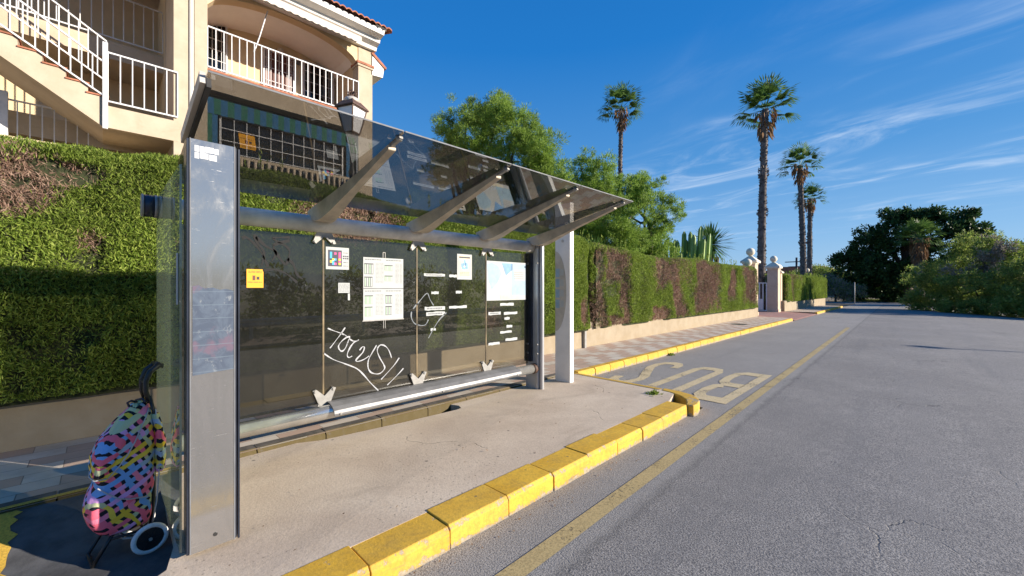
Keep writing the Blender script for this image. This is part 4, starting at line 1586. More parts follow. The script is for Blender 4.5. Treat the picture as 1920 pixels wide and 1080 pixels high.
WHITE = [[(1.52, 1.17), (1.57, 1.145), (1.65, 1.11), (1.70, 1.08)], [(1.685, 1.165), (1.63, 1.09), (1.54, 0.98)], [(1.7, 1.07), (1.65, 1.035), (1.62, 0.99), (1.635, 0.95), (1.66, 0.94), (1.69, 0.97), (1.715, 1.03), (1.73, 1.07), (1.7, 1.07)], [(1.73, 1.05), (1.77, 1.025), (1.82, 1.035), (1.77, 1.01), (1.73, 0.96), (1.705, 0.90), (1.72, 0.87), (1.755, 0.88)], [(1.83, 0.93), (1.86, 0.96), (1.88, 0.95), (1.86, 0.9), (1.795, 0.84), (1.81, 0.82), (1.87, 0.83), (1.93, 0.86)], [(2.01, 0.96), (1.95, 0.87), (1.92, 0.81), (1.92, 0.74), (1.95, 0.69), (2.01, 0.665), (2.06, 0.67), (2.1, 0.71), (2.09, 0.75), (2.05, 0.82), (2.02, 0.89), (2.025, 0.935), (2.06, 0.96), (2.11, 0.94), (2.15, 0.89), (2.18, 0.81)], [(2.27, 0.8), (2.2, 0.72), (2.06, 0.6)], [(2.32, 0.68), (2.25, 0.62), (2.13, 0.53)], [(1.48, 0.94), (1.57, 0.87), (1.69, 0.81), (1.8, 0.75), (1.87, 0.68), (1.94, 0.59), (2.03, 0.49)]]
BLACK = [[(0.83, 1.96), (0.86, 1.97), (0.91, 1.93), (0.97, 1.85), (1.02, 1.73)], [(0.92, 2.0), (0.94, 1.93), (0.99, 1.85), (0.97, 1.73)], [(0.93, 1.98), (1.0, 1.91), (1.08, 1.86), (1.05, 1.78)], [(1.19, 1.97), (1.11, 1.95), (1.06, 1.98), (1.11, 1.99), (1.19, 2.0)], [(1.06, 1.92), (1.11, 1.94), (1.17, 1.91), (1.19, 1.86), (1.16, 1.76), (1.11, 1.81), (1.07, 1.88), (1.06, 1.92)], [(1.17, 1.81), (1.22, 1.76), (1.25, 1.67), (1.3, 1.63)], [(0.98, 1.7), (1.05, 1.71), (1.11, 1.7), (1.17, 1.67), (1.25, 1.6)]]
GREY = [[(2.44, 1.32), (2.52, 1.4), (2.62, 1.49), (2.66, 1.42), (2.71, 1.35)], [(2.42, 1.29), (2.42, 1.22), (2.47, 1.15), (2.59, 1.13), (2.64, 1.19)], [(2.89, 1.26), (2.77, 1.16), (2.64, 0.98)]]
pen('graffiti', WHITE, 0.0068, M['white_pen'], 'white marker scrawl reading Tocus')
pen('graffiti', BLACK, 0.012, M['black_pen'], 'black spray scrawl')
for g_ in GREY:
    pen('graffiti', [g_], 0.007, M['grey_scratch'], 'faint grey smeared scrawl')

# ------------------------------------------------------------------ information pylon
py = thing('information_pylon', (-3.84, 5.05, 0.12), 'tall pale grey information pylon with a small timetable beside the shelter', 'pylon')
m = MB()
m.box(-3.99, -3.715, 5.0, 5.08, 0.10, 2.84)
m.build('column', M['pylon'], py, bevel=0.006)
m = MB()
m.box(-3.714, -3.700, 4.996, 5.085, 0.10, 2.845)
m.build('sunlit_edge_strip', M['white'], py)  # side face given whiter paint for the sunlight falling on it
m = MB()
ar = [(-3.985 + 0.0 + 0.235 * max(0, math.cos(a)) * 0.9, 1.50 + 0.62 * math.sin(a)) for a in np.linspace(-math.pi / 2, math.pi / 2, 22)]
m.prism(ar, 'y', 4.9965, 4.9995)
w = m.build('display_field', M['galv'], py)
m = MB()
for q in range(4):
    m.box(-3.975, -3.90, 4.9945, 4.9964, 1.72 - q * 0.16, 1.85 - q * 0.16)
    m.box(-3.885, -3.82, 4.9945, 4.9964, 1.74 - q * 0.16, 1.84 - q * 0.16, 1)
m.build('timetable', [M['skyblue'], M['paper']], py)
m = MB()
cr = [(-3.895 + 0.065 * math.cos(a), 2.32 + 0.085 * math.sin(a)) for a in np.linspace(0.3, 2.6, 10)] + [(-3.895 + 0.04 * math.cos(a), 2.305 + 0.055 * math.sin(a)) for a in np.linspace(2.6, 0.3, 10)]
m.prism(cr, 'y', 4.9965, 4.9993)
m.tube([(-3.84, 4.990, 2.27), (-3.84, 4.9995, 2.27)], 0.022, 12, 1)
m.build('emblem', [M['white'], M['galv']], py)
m = MB()
m.tube([(-3.86, 5.04, 2.40), (-3.86, 5.04, 2.44)], 0.01, 6)

# ------------------------------------------------------------------ shopping trolley
tx = -3.24
tr = thing('shopping_trolley', (tx, 0.12, 0.004), 'shopping trolley with a multicoloured ribbon-print bag leaning by the side pane', 'shopping trolley')
sec = [(0.150, .03, .215, .095), (0.165, .005, .222, .112), (0.20, -.022, .228, .124), (0.25, -.040, .233, .122), (0.30, -.050, .237, .124), (0.345, -.048, .242, .124), (0.385, -.036, .245, .123), (0.42, -.020, .248, .121), (0.455, -.012, .25, .120), (0.49, -.010, .253, .120), (0.54, -.012, .256, .120), (0.59, -.006, .256, .118), (0.65, .016, .252, .111), (0.71, .048, .246, .100), (0.76, .084, .240, .090), (0.80, .117, .234, .070), (0.835, .148, .228, .046), (0.855, .168, .222, .030), (0.885, .165, .222, .034)]


def loft(m, sec, cx, n=40, p=3.6, mi=0, jit=0.0, seed=0, fold=0.013):
    rg = np.random.default_rng(seed)
    vs = []
    for z, yf, yb, hw in sec:
        cy, ry = (yf + yb) / 2, (yb - yf) / 2
        for k in range(n):
            a = 2 * math.pi * k / n
            ca, sa = math.cos(a), math.sin(a)
            x = cx + hw * math.copysign(abs(ca) ** (2 / p), ca)
            y_ = cy + ry * math.copysign(abs(sa) ** (2 / p), sa)
            j = rg.normal(0, jit)
            vs.append((x + j, y_ + j, z + rg.normal(0, jit)))
    N = len(sec)
    A_ = np.array(vs)
    cxy = np.array([cx, 0.12, 0.0])
    out_ = A_ - cxy
    out_[:, 2] = 0
    out_ /= np.linalg.norm(out_, axis=1, keepdims=True) + 1e-6
    f_ = np.abs(vnoise(A_ * np.array([1, 1, 0.55]) + seed, 13.0, 3) - 0.5) * 2
    A_ = A_ + out_ * (fold * (0.45 - f_ * 1.9))[:, None]
    vs = [tuple(q) for q in A_]
    fs = [(i * n + k, i * n + (k + 1) % n, (i + 1) * n + (k + 1) % n, (i + 1) * n + k) for i in range(N - 1) for k in range(n)]
    fs += [tuple(range(n - 1, -1, -1)), tuple((N - 1) * n + k for k in range(n))]
    m.raw(vs, fs, mi, True)


m = MB()
loft(m, sec, tx, jit=0.0022, seed=3)
bag = m.build('bag', M['weave'], tr)
md = bag.modifiers.new('sub', 'SUBSURF')
md.levels = md.render_levels = 1
# flap over the mouth of the bag
m = MB()
fsec = [(0.485, -.014, .02, .095), (0.50, -.021, .04, .112), (0.54, -.023, .07, .125), (0.60, -.016, .11, .124), (0.67, .009, .145, .115), (0.74, .052, .175, .097), (0.79, .094, .20, .080), (0.83, .135, .215, .056), (0.862, .155, .225, .038)]
loft(m, fsec, tx, p=2.6, jit=0.002, seed=5)
fl = m.build('flap', M['weave'], bag)
m = MB()
for s in (1,):
    m.tube([(tx + 0.119, .035, .49), (tx + .134, .072, .54), (tx + .134, .112, .60), (tx + .124, .148, .67), (tx + .104, .178, .74), (tx + .081, .203, .79), (tx + .057, .218, .83)], 0.0035, 8)
m.tube([(tx + 0.119, .03, .490), (tx + 0.10, -.018, .488), (tx, -.026, .486), (tx - 0.10, -.016, .488)], 0.0035, 8)
m.build('flap_piping', M['piping'], fl)
m = MB()
m.tube([(tx + .118, -.008, .45), (tx + .128, .03, .41), (tx + .131, .075, .365), (tx + .133, .12, .345), (tx + .132, .20, .33)], 0.0035, 8)
m.tube([(tx + .08, .245, .82), (tx + .108, .25, .68), (tx + .124, .256, .56), (tx + .128, .25, .42), (tx + .126, .24, .28), (tx + .108, .225, .16)], 0.0035, 8)
m.build('seam_piping', M['piping'], bag)
# back pocket hanging behind
m = MB()
loft(m, [(0.45, .245, .275, .11), (0.47, .24, .292, .13), (0.55, .24, .296, .132), (0.64, .235, .290, .122), (0.73, .23, .275, .10), (0.79, .22, .262, .075)], tx + 0.01, p=2.6, jit=0.002, seed=9)
m.build('back_pocket', M['weave'], bag)
# frame
m = MB()
for s in (-1, 1):
    m.tube([(tx + s * 0.085, 0.215, 0.085), (tx + s * 0.08, 0.236, 0.30), (tx + s * 0.065, 0.24, 0.80), (tx + s * 0.055, 0.222, 0.90)], 0.0095, 10)
    m.tube([(tx + s * 0.10, 0.215, 0.13), (tx + s * 0.10, 0.05, 0.138)], 0.008, 8)
m.tube([(tx - 0.15, 0.205, 0.088), (tx + 0.15, 0.205, 0.088)], 0.007, 8)
m.build('frame', M['black'], tr)
m = MB()
m.tube([(tx - 0.085, 0.062, 0.165), (tx - 0.085, 0.02, 0.09), (tx - 0.082, -0.022, 0.016), (tx + 0.082, -0.022, 0.016), (tx + 0.085, 0.02, 0.09), (tx + 0.085, 0.062, 0.165)], 0.0095, 10)
m.build('stand', M['black'], tr)
m = MB()
hp = []
for s in (-1, 1):
    m.tube([(tx + s * 0.055, 0.222, 0.86), (tx + s * 0.052, 0.205, 0.93), (tx + s * 0.05, 0.205, 0.99), (tx + s * 0.048, 0.225, 1.045), (tx + s * 0.045, 0.262, 1.075), (tx + s * 0.04, 0.285, 1.072)], [0.0125, 0.0135, 0.0145, 0.016, 0.017, 0.015], 12)
m.tube([(tx - 0.055, 0.262, 1.078), (tx, 0.268, 1.082), (tx + 0.055, 0.262, 1.078)], 0.016, 12)
m.tube([(tx - 0.055, 0.208, 0.985), (tx + 0.055, 0.208, 0.985)], 0.012, 10)
m.build('handle', M['black'], tr)
m = MB()
m.box(tx - 0.04, tx + 0.035, 0.214, 0.222, 0.87, 0.975)
m.build('strap', M['weave'], tr, bevel=0.003)
m = MB()
m.tube([(tx + 0.02, 0.17, .87), (tx + 0.05, 0.14, .888), (tx + 0.075, 0.12, .885), (tx + 0.06, 0.13, .86)], 0.006, 8)
m.tube([(tx - 0.01, 0.17, .875), (tx + 0.04, 0.19, .89), (tx + 0.07, 0.20, .872)], 0.006, 8)
m.build('drawstring', M['navy'], bag)
for s in (1, -1):
    wx_ = tx + s * 0.155
    cy, cz, rad = 0.205, 0.089, 0.085
    m = MB()
    an = np.linspace(0, 2 * math.pi, 36, endpoint=False)
    m.tube([(wx_, cy + (rad - 0.013) * math.cos(a), cz + (rad - 0.013) * math.sin(a)) for a in an], 0.0135, 10, closed=True)
    wh = m.build('wheel', M['tyre'], tr)
    m = MB()
    m.tube([(wx_ - 0.008, cy, cz), (wx_ + 0.008, cy, cz)], rad - 0.020, 30)
    for a in np.linspace(0, 2 * math.pi, 6, endpoint=False):
        m.bar((wx_ + s * 0.010, cy + 0.012 * math.cos(a), cz + 0.012 * math.sin(a)), (wx_ + s * 0.010, cy + 0.06 * math.cos(a), cz + 0.06 * math.sin(a)), 0.004)
    m.build('rim', M['black'], wh)
    m = MB()
    m.tube([(wx_ + s * 0.006, cy, cz), (wx_ + s * 0.018, cy, cz)], 0.009, 12)
    m.build('hub_cap', M['fitting'], wh)
m = MB()
m.tube([(tx - 0.15, 0.17, 0.112), (tx - 0.1, 0.10, 0.118), (tx + 0.1, 0.10, 0.118), (tx + 0.15, 0.17, 0.112)], 0.006, 8)
m.build('axle_wire', M['fitting'], tr)

tr.rotation_euler.z = R(7)
tr.location.x -= 0.08
tr.location.y -= 0.012

# ------------------------------------------------------------------ apartment building
bd = thing('apartment_building', (-13, 2.5, 0), 'cream apartment building with a railed balcony, arched opening and outside stairs', 'building')
FX = -11.0
m = MB()
m.box(-22, -12.6, 1.34, 5.45, 0, 8.75)
m.box(-12.6, FX - 0.02, 5.08, 5.45, 0, 8.3)        # right return wall
m.box(-22, -14.2, -12, 1.34, 0, 12.5)               # wall behind the stairs
m.box(-14.2, -12.6, 1.10, 1.34, 0, 8.9)
m.build('wall', M['beige'], bd)
wall = bd.children[0]
m = MB()
m.box(FX - 0.35, FX, 5.07, 5.48, 0, 8.32)
m.build('column', M['cream'], bd)
m = MB()
m.box(FX - 1.5, FX, 1.10, 1.34, 0, 8.9)
m.build('column', M['cream'], bd)
m = MB()
m.box(FX - 1.55, FX + 0.04, 1.44, 1.665, 0, 8.32)
m.build('column', M['cream'], bd)
m = MB()
m.box(FX - 1.5, FX - 0.06, 1.34, 1.44, 0, 8.9)
m.build('column_recess', M['cream'], bd)
m = MB()
m.tube([(FX - 0.0, 1.392, 0), (FX - 0.0, 1.392, 8.6)], 0.045, 12)
m.build('drainpipe', M['pvc'], bd)
# capitals
m = MB()
m.box(FX - 0.38, FX + 0.05, 5.02, 5.52, 7.80, 7.86)
m.box(FX - 0.36, FX + 0.03, 5.04, 5.50, 7.74, 7.80, 1)
m.build('capital', [M['terracotta'], M['cream']], bd)
# balcony slab with tile edge
m = MB()
m.box(-12.6, FX - 0.02, 1.665, 5.07, 5.92, 6.32)
m.build('balcony_slab', M['cream'], bd)
m = MB()
m.box(-12.6, FX + 0.015, 1.665, 5.07, 6.322, 6.36)
m.build('balcony_tiles', M['terracotta'], bd)
# facade over the balcony with the flat arch, vault behind it
ys = np.linspace(1.665, 5.07, 25)
def arch(y):
    t = (y - 3.37) / 1.70
    return 7.70 + 0.56 * math.sqrt(max(0.0, 1 - t * t * 0.985))
m = MB()
vs, fs = [], []
for y in ys:
    za = arch(y)
    vs += [(FX - 0.02, y, za), (FX - 0.02, y, 8.45), (FX - 0.27, y, za), (FX - 0.27, y, 8.45)]
for i in range(len(ys) - 1):
    a, b = 4 * i, 4 * i + 4
    fs += [(a, b, b + 1, a + 1), (a + 2, a + 3, b + 3, b + 2), (a, a + 2, b + 2, b), (a + 1, b + 1, b + 3, a + 3)]
m.raw(vs, fs)
m.build('arch_wall', M['beige'], bd)
m = MB()
vs, fs = [], []
for y in ys:
    za = arch(y) + 0.10
    vs += [(FX - 0.272, y, za), (-12.6, y, za), (FX - 0.272, y, za + 0.08), (-12.6, y, za + 0.08)]
for i in range(len(ys) - 1):
    a, b = 4 * i, 4 * i + 4
    fs += [(a, a + 1, b + 1, b), (a + 2, b + 2, b + 3, a + 3), (a, b, b + 2, a + 2), (a + 1, a + 3, b + 3, b + 1)]
m.raw(vs, fs)
m.build('vault_ceiling', M['bright_white'], bd)
# cornice, fascia and eave
m = MB()
prof = [(FX - 0.3, 8.28), (FX + 0.10, 8.28), (FX + 0.14, 8.36), (FX + 0.30, 8.42), (FX + 0.34, 8.50), (FX + 0.55, 8.54), (FX + 0.58, 8.66), (FX - 0.3, 8.66)]
m.prism(prof, 'y', -1.5, 5.55)
m.build('cornice', M['white'], bd)
# roof: rows of half-round tiles running up the slope
rf = None
m = MB()
nr = 46
sl = math.tan(R(20))
vs, fs = [], []
yy = np.linspace(-1.6, 5.72, nr * 6 + 1)
xs_ = [FX + 0.68, FX + 0.25, FX - 0.2, FX - 0.65, FX - 1.1, FX - 3.5, FX - 6]
for q, xv in enumerate(xs_):
    for i, y in enumerate(yy):
        ph = i / 6.0
        hgt = 0.045 * abs(math.sin(math.pi * ph)) - 0.02 * (q % 2) * 0
        vs.append((xv, y, 8.70 + (FX + 0.68 - xv) * sl + hgt))
w_ = len(yy)
for q in range(len(xs_) - 1):
    for i in range(w_ - 1):
        fs.append((q * w_ + i, q * w_ + i + 1, (q + 1) * w_ + i + 1, (q + 1) * w_ + i))
# tile thickness at the eave and at the gable edge
b0 = len(vs)
for i, y in enumerate(yy):
    vs.append((FX + 0.68, y, vs[i][2] - 0.035))
for i in range(w_ - 1):
    fs.append((i, b0 + i, b0 + i + 1, i + 1))
b1 = len(vs)
for q, xv in enumerate(xs_):
    vs.append((xv, 5.72, vs[q * w_ + w_ - 1][2] - 0.09))
for q in range(len(xs_) - 1):
    fs.append((q * w_ + w_ - 1, (q + 1) * w_ + w_ - 1, b1 + q + 1, b1 + q))
m.raw(vs, fs)
m.build('roof', M['terracotta'], bd)
m = MB()
m.prism([(FX + 0.58, 8.668), (FX + 0.62, 8.70), (FX - 6, 8.70 + 6.62 * sl - 0.06), (FX - 6, 8.5)], 'y', 5.30, 5.60)
m.build('gable_trim', M['white'], bd)
# eave of the lower roof on the side
m = MB()
m.prism([(5.45, 7.62), (5.80, 7.66), (5.84, 7.95), (5.45, 8.20)], 'x', -14, FX + 0.0)
m.build('side_eave', M['white'], bd)
m = MB()
m.prism([(5.845, 7.93), (5.90, 7.93), (5.90, 7.98), (5.50, 8.26), (5.45, 8.24), (5.45, 8.205)], 'x', -14, FX + 0.03)
m.build('side_eave_tiles', M['terracotta'], bd)
# folded awning with scalloped valance
m = MB()
m.tube([(FX + 0.25, 1.75, 8.32), (FX + 0.25, 5.02, 8.32)], 0.06, 12)
vs, fs = [], []
yv = np.linspace(1.75, 5.0, 120)
for i, y in enumerate(yv):
    vs += [(FX + 0.33, y, 8.345), (FX + 0.345, y, 8.185 - 0.028 * abs(math.sin((y - 1.75) * math.pi / 0.165))), (FX + 0.339, y, 8.345), (FX + 0.354, y, 8.185 - 0.028 * abs(math.sin((y - 1.75) * math.pi / 0.165)))]
for i in range(len(yv) - 1):
    a, b = 4 * i, 4 * i + 4
    fs += [(a, a + 1, b + 1, b), (a + 2, b + 2, b + 3, a + 3), (a, b, b + 2, a + 2), (a + 1, a + 3, b + 3, b + 1)]
m.raw(vs, fs)
m.build('awning', M['awning'], bd)
m = MB()
m.tube([(FX - 0.05, 2.85, 8.2), (FX - 0.2, 2.72, 7.6), (FX - 0.15, 2.62, 7.25), (FX - 0.05, 2.56, 7.1)], 0.014, 8)
m.build('awning_crank', M['white_rail'], bd)


def railing(name, a, b, hz0, hz1, step, X, parent, bars_r=0.0085, mid=None, rr=0.014):
    """railing in a plane x = X from (y,z) a to b (foot line); hz0/hz1 heights of bottom and top rail over that line"""
    m = MB()
    (ya, za), (yb, zb) = a, b
    m.bar((X, ya, za + hz0), (X, yb, zb + hz0), rr, w=rr)
    m.bar((X, ya, za + hz1), (X, yb, zb + hz1), rr * 1.2, w=rr)
    n = int(abs(yb - ya) / step)
    for i in range(n + 1):
        t = i / n
        y, z = ya + (yb - ya) * t, za + (zb - za) * t
        m.bar((X, y, z + hz0), (X, y, z + hz1), bars_r)
    return m.build(name, M['white_rail'], parent)


railing('balcony_railing', (1.67, 6.30), (5.06, 6.30), 0.085, 0.96, 0.142, FX + 0.03, bd)
# things on the balcony wall: door, windows, lamp
BX = -12.6
m = MB()
m.box(BX, BX + 0.05, 3.16, 3.86, 6.36, 8.02)
dr = m.build('door', M['brown_door'], bd)
m = MB()
for y in (3.12, 3.87):
    m.box(BX, BX + 0.09, y, y + 0.045, 6.36, 8.06)
m.box(BX, BX + 0.09, 3.165, 3.87, 8.02, 8.06)
m.build('frame', M['white_rail'], dr)
m = MB()
for i in range(7):
    y = 3.2 + i * 0.1
    m.bar((BX + 0.11, y, 6.40), (BX + 0.11, y, 8.0), 0.007)
for z in (6.9, 7.2, 7.55, 7.8):
    m.bar((BX + 0.11, 3.17, z), (BX + 0.11, 3.86, z), 0.007)
m.build('grille', M['white_rail'], dr)


def window(y0, y1, z0, z1, X, nb, nh, parent, frame=0.04, mats=None, inner='dark_inside'):
    m = MB()
    m.box(X, X + 0.01, y0, y1, z0, z1)
    w = m.build('window', M[inner], parent)
    m = MB()
    for a, b, c, d in ((y0 - frame, y0, z0 - frame, z1 + frame), (y1, y1 + frame, z0 - frame, z1 + frame), (y0, y1, z0 - frame, z0), (y0, y1, z1, z1 + frame)):
        m.box(X, X + 0.07, a, b, c, d)
    m.build('frame', M['white_rail'], w)
    m = MB()
    m.box(X + 0.03, X + 0.036, y0, y1, z0, z1)
    m.build('pane', M['pane'], w)
    if nb:
        m = MB()
        for i in range(nb + 1):
            y = y0 + (y1 - y0) * i / nb
            m.bar((X + 0.12, y, z0), (X + 0.12, y, z1), 0.0055)
        for j in range(nh + 1):
            z = z0 + (z1 - z0) * j / nh
            m.bar((X + 0.12, y0, z), (X + 0.12, y1, z), 0.0072, w=0.0065)
        m.build('grille', M['white_rail'], w)
    return w


window(1.80, 2.28, 6.75, 8.30, BX, 5, 6, bd)
w2 = window(4.16, 4.98, 6.95, 8.10, BX, 6, 4, bd)
m = MB()
m.box(BX + 0.02, BX + 0.028, 4.50, 4.90, 7.0, 7.75)
m.box(BX + 0.02, BX + 0.030, 4.58, 4.80, 7.2, 7.6, 1)
m.build('curtain', [M['terracotta'], M['white']], w2)
m = MB()
m.sphere((BX + 0.07, 3.55, 8.14), 0.08)
m.build('wall_lamp', M['galv'], bd)
m = MB()
m.box(BX, BX + 0.02, 3.98, 4.08, 7.95, 8.1)
m.build('number_plate', M['grey_print'], bd)
# lower porch: striped blue and green awning cloth round a barred glazed front
m = MB()
m.box(-12.6, -11.25, 1.665, 5.07, 0, 3.2)
m.box(-12.6, -11.32, 1.665, 5.07, 3.2, 5.92, 1)
m.build('porch_wall', [M['cream'], M['dark_inside']], bd)
lw_ = window(1.95, 4.72, 4.10, 5.46, -11.315, 11, 5, bd, 0.02)
m = MB()
ny = 26
for i in range(ny):
    a = 1.68 + (5.05 - 1.68) * i / ny
    b = 1.68 + (5.05 - 1.68) * (i + 1) / ny
    m.box(-11.16, -11.145, a, b, 5.44 + 0.012 * (i % 2), 5.80, i % 2)
for i in range(2):
    m.box(-11.17, -11.155, 1.68 + i * 0.10, 1.78 + i * 0.10, 4.0, 5.44, (i + 1) % 2)
    m.box(-11.17, -11.155, 4.80 + i * 0.11, 4.91 + i * 0.11, 4.0, 5.44, i % 2)
m.build('porch_awning', [M['blue_cloth'], M['green_cloth']], bd)
m = MB()
m.box(-11.03, -10.97, 1.68, 5.05, 4.50, 4.56)
for i in range(24):
    y = 1.74 + i * 0.14
    m.tube([(-11.0, y, 3.6), (-11.0, y, 3.8), (-11.0, y, 4.1), (-11.0, y, 4.3), (-11.0, y, 4.5)], [0.035, 0.05, 0.03, 0.025, 0.04], 8)
m.box(-11.08, -10.92, 1.68, 5.05, 0, 3.6)
m.build('balustrade', M['cream'], bd)

# stairs and landings on the left
m = MB()
top = [(1.18, 5.04), (0.12, 5.04), (0.12, 5.19), (-0.14, 5.19), (-0.14, 5.36), (-0.42, 5.36), (-0.42, 5.53), (-0.70, 5.53), (-0.70, 5.70), (-0.98, 5.70), (-0.98, 5.87), (-1.26, 5.87), (-1.26, 6.04), (-1.54, 6.04), (-1.54, 6.21), (-1.82, 6.21), (-1.82, 6.38), (-2.10, 6.38), (-2.10, 6.55), (-3.4, 6.55)]
bot = [(-3.4, 6.2), (-2.2, 6.2), (0.06, 4.62), (1.18, 4.62)]
m.prism(top + bot, 'x', -12.3, FX + 0.005)
st = m.build('staircase', M['cream'], bd)
m = MB()
for y, z in ((0.12, 5.19), (-0.14, 5.36), (-0.42, 5.53), (-0.70, 5.70), (-0.98, 5.87), (-1.26, 6.04), (-1.54, 6.21), (-1.82, 6.38)):
    m.box(-12.28, FX + 0.03, y - 0.285, y + 0.02, z + 0.002, z + 0.028)
m.build('tread_tiles', M['terracotta'], st)
m = MB()
m.box(FX + 0.0, FX + 0.07, 0.05, 0.125, 4.58, 6.22)
m.build('newel_post', M['white_rail'], st, bevel=0.006)
railing('stair_railing', (0.06, 5.05), (-2.6, 6.75), 0.16, 0.80, 0.135, FX + 0.035, st)
railing('stair_railing', (0.12, 5.80), (-2.6, 7.55), 0.15, 1.0, 0.135, -12.25, st)
railing('landing_railing', (0.125, 5.05), (1.16, 5.05), 0.07, 1.0, 0.172, FX + 0.03, st)
m = MB()
m.box(-14.2, -12.9, -4, 1.10, 6.72, 7.12)
m.build('gallery_slab', M['cream'], bd)
railing('gallery_railing', (-2.0, 7.12), (1.09, 7.12), 0.10, 1.08, 0.165, -12.95, bd)
m = MB()
m.box(-13.0, -12.4, -4, 1.08, 4.55, 4.98)
m.box(-14.2, -13.0, -4, 1.08, 4.55, 4.72)
m.build('lower_gallery', M['cream'], bd)
railing('gallery_railing', (-2.5, 4.30), (-0.15, 4.30), 0.1, 0.82, 0.15, -12.2, bd)
m = MB()
m.box(-12.22, -12.14, -1.35, -1.2, 4.2, 5.25)
m.build('gallery_post', M['white_rail'], bd)
m = MB()
m.box(-12.3, -11.2, -6, 1.08, 0, 4.2)
m.build('lower_wall', M['beige'], bd)

# ------------------------------------------------------------------ street lamp with lantern
lx_, ly_ = -6.3, 2.80
lp = thing('street_lamp', (lx_, ly_, 0), 'old-fashioned street lamp with a four-sided lantern behind the shelter', 'street lamp')
m = MB()
m.tube([(lx_, ly_, 0), (lx_, ly_, 0.9), (lx_, ly_, 0.95), (lx_, ly_, 3.3), (lx_, ly_, 3.36), (lx_, ly_, 3.42), (lx_, ly_, 3.95)], [0.075, 0.07, 0.045, 0.038, 0.055, 0.036, 0.032], 14)
m.build('pole', M['iron'], lp)
m = MB()
for k in range(4):
    a = k * math.pi / 2 + 0.6
    m.tube([(lx_ + 0.03 * math.cos(a), ly_ + 0.03 * math.sin(a), 3.82), (lx_ + 0.09 * math.cos(a), ly_ + 0.09 * math.sin(a), 3.86), (lx_ + 0.10 * math.cos(a), ly_ + 0.10 * math.sin(a), 3.93), (lx_ + 0.05 * math.cos(a), ly_ + 0.05 * math.sin(a), 3.97)], 0.012, 8)
m.build('scroll_bracket', M['iron'], lp)
rot = 0.42
def lc(r, k, z):
    a = rot + math.pi / 4 + k * math.pi / 2
    return (lx_ + r * math.cos(a), ly_ + r * math.sin(a), z)
zb_, zt_, rb, rt = 3.98, 4.36, 0.115, 0.215
lan = MB()
for k in range(4):
    lan.bar(lc(rb, k, zb_), lc(rt, k, zt_), 0.009)
    lan.bar(lc(rb, k, zb_), lc(rb, k + 1, zb_), 0.010)
    lan.bar(lc(rt, k, zt_), lc(rt, k + 1, zt_), 0.011)
lan.raw([lc(rb, k, zb_ - 0.008) for k in range(4)] + [lc(0.03, k, zb_ - 0.07) for k in range(4)], [(0, 1, 2, 3), (4, 5, 6, 7), (0, 4, 5, 1), (1, 5, 6, 2), (2, 6, 7, 3), (3, 7, 4, 0)])
lf = lan.build('lantern', M['rust_iron'], lp)
for k in range(4):
    m = MB()
    q = [lc(rb - 0.006, k, zb_ + 0.006), lc(rb - 0.006, k + 1, zb_ + 0.006), lc(rt - 0.006, k + 1, zt_ - 0.006), lc(rt - 0.006, k, zt_ - 0.006)]
    q2 = [lc(rb - 0.014, k, zb_ + 0.006), lc(rb - 0.014, k + 1, zb_ + 0.006), lc(rt - 0.014, k + 1, zt_ - 0.006), lc(rt - 0.014, k, zt_ - 0.006)]
    m.raw(q + q2, [(0, 1, 2, 3), (4, 7, 6, 5), (0, 4, 5, 1), (1, 5, 6, 2), (2, 6, 7, 3), (3, 7, 4, 0)])
    m.build('lantern_pane', M['lantern_pane'], lf)
m = MB()
m.raw([lc(0.255, k, zt_ + 0.002) for k in range(4)] + [lc(0.255, k, zt_ + 0.020) for k in range(4)] + [lc(0.13, k, zt_ + 0.125) for k in range(4)], [(3, 2, 1, 0)] + [(k, (k + 1) % 4, (k + 1) % 4 + 4, k + 4) for k in range(4)] + [(k + 4, (k + 1) % 4 + 4, (k + 1) % 4 + 8, k + 8) for k in range(4)] + [(8, 9, 10, 11)])
m.build('lantern_roof', M['rust_iron'], lp)
m = MB()
m.sphere((lx_, ly_, zt_ + 0.125), 0.125, 18, 10, 0, 0.55)
m.build('dome', M['galv'], lp)
m = MB()
m.tube([(lx_, ly_, zt_ + 0.18), (lx_, ly_, zt_ + 0.21), (lx_, ly_, zt_ + 0.23), (lx_, ly_, zt_ + 0.25)], [0.06, 0.05, 0.02, 0.03], 10)
for k in range(4):
    a = rot + k * math.pi / 2
    m.tube([(lx_ + 0.06 * math.cos(a), ly_ + 0.06 * math.sin(a), zt_ + 0.19), (lx_ + 0.075 * math.cos(a), ly_ + 0.075 * math.sin(a), zt_ + 0.24), (lx_ + 0.035 * math.cos(a), ly_ + 0.035 * math.sin(a), zt_ + 0.265)], 0.012, 8)
m.sphere((lx_, ly_, zt_ + 0.275), 0.03, 10, 8)
m.build('finial', M['rust_iron'], lp)
m = MB()
m.tube([(lx_ + 0.06, ly_ + 0.05, 0), (lx_ + 0.06, ly_ + 0.05, 3.7), (lx_ + 0.03, ly_ + 0.03, 3.85)], 0.008, 6)
m.build('conduit', M['white_rail'], lp)

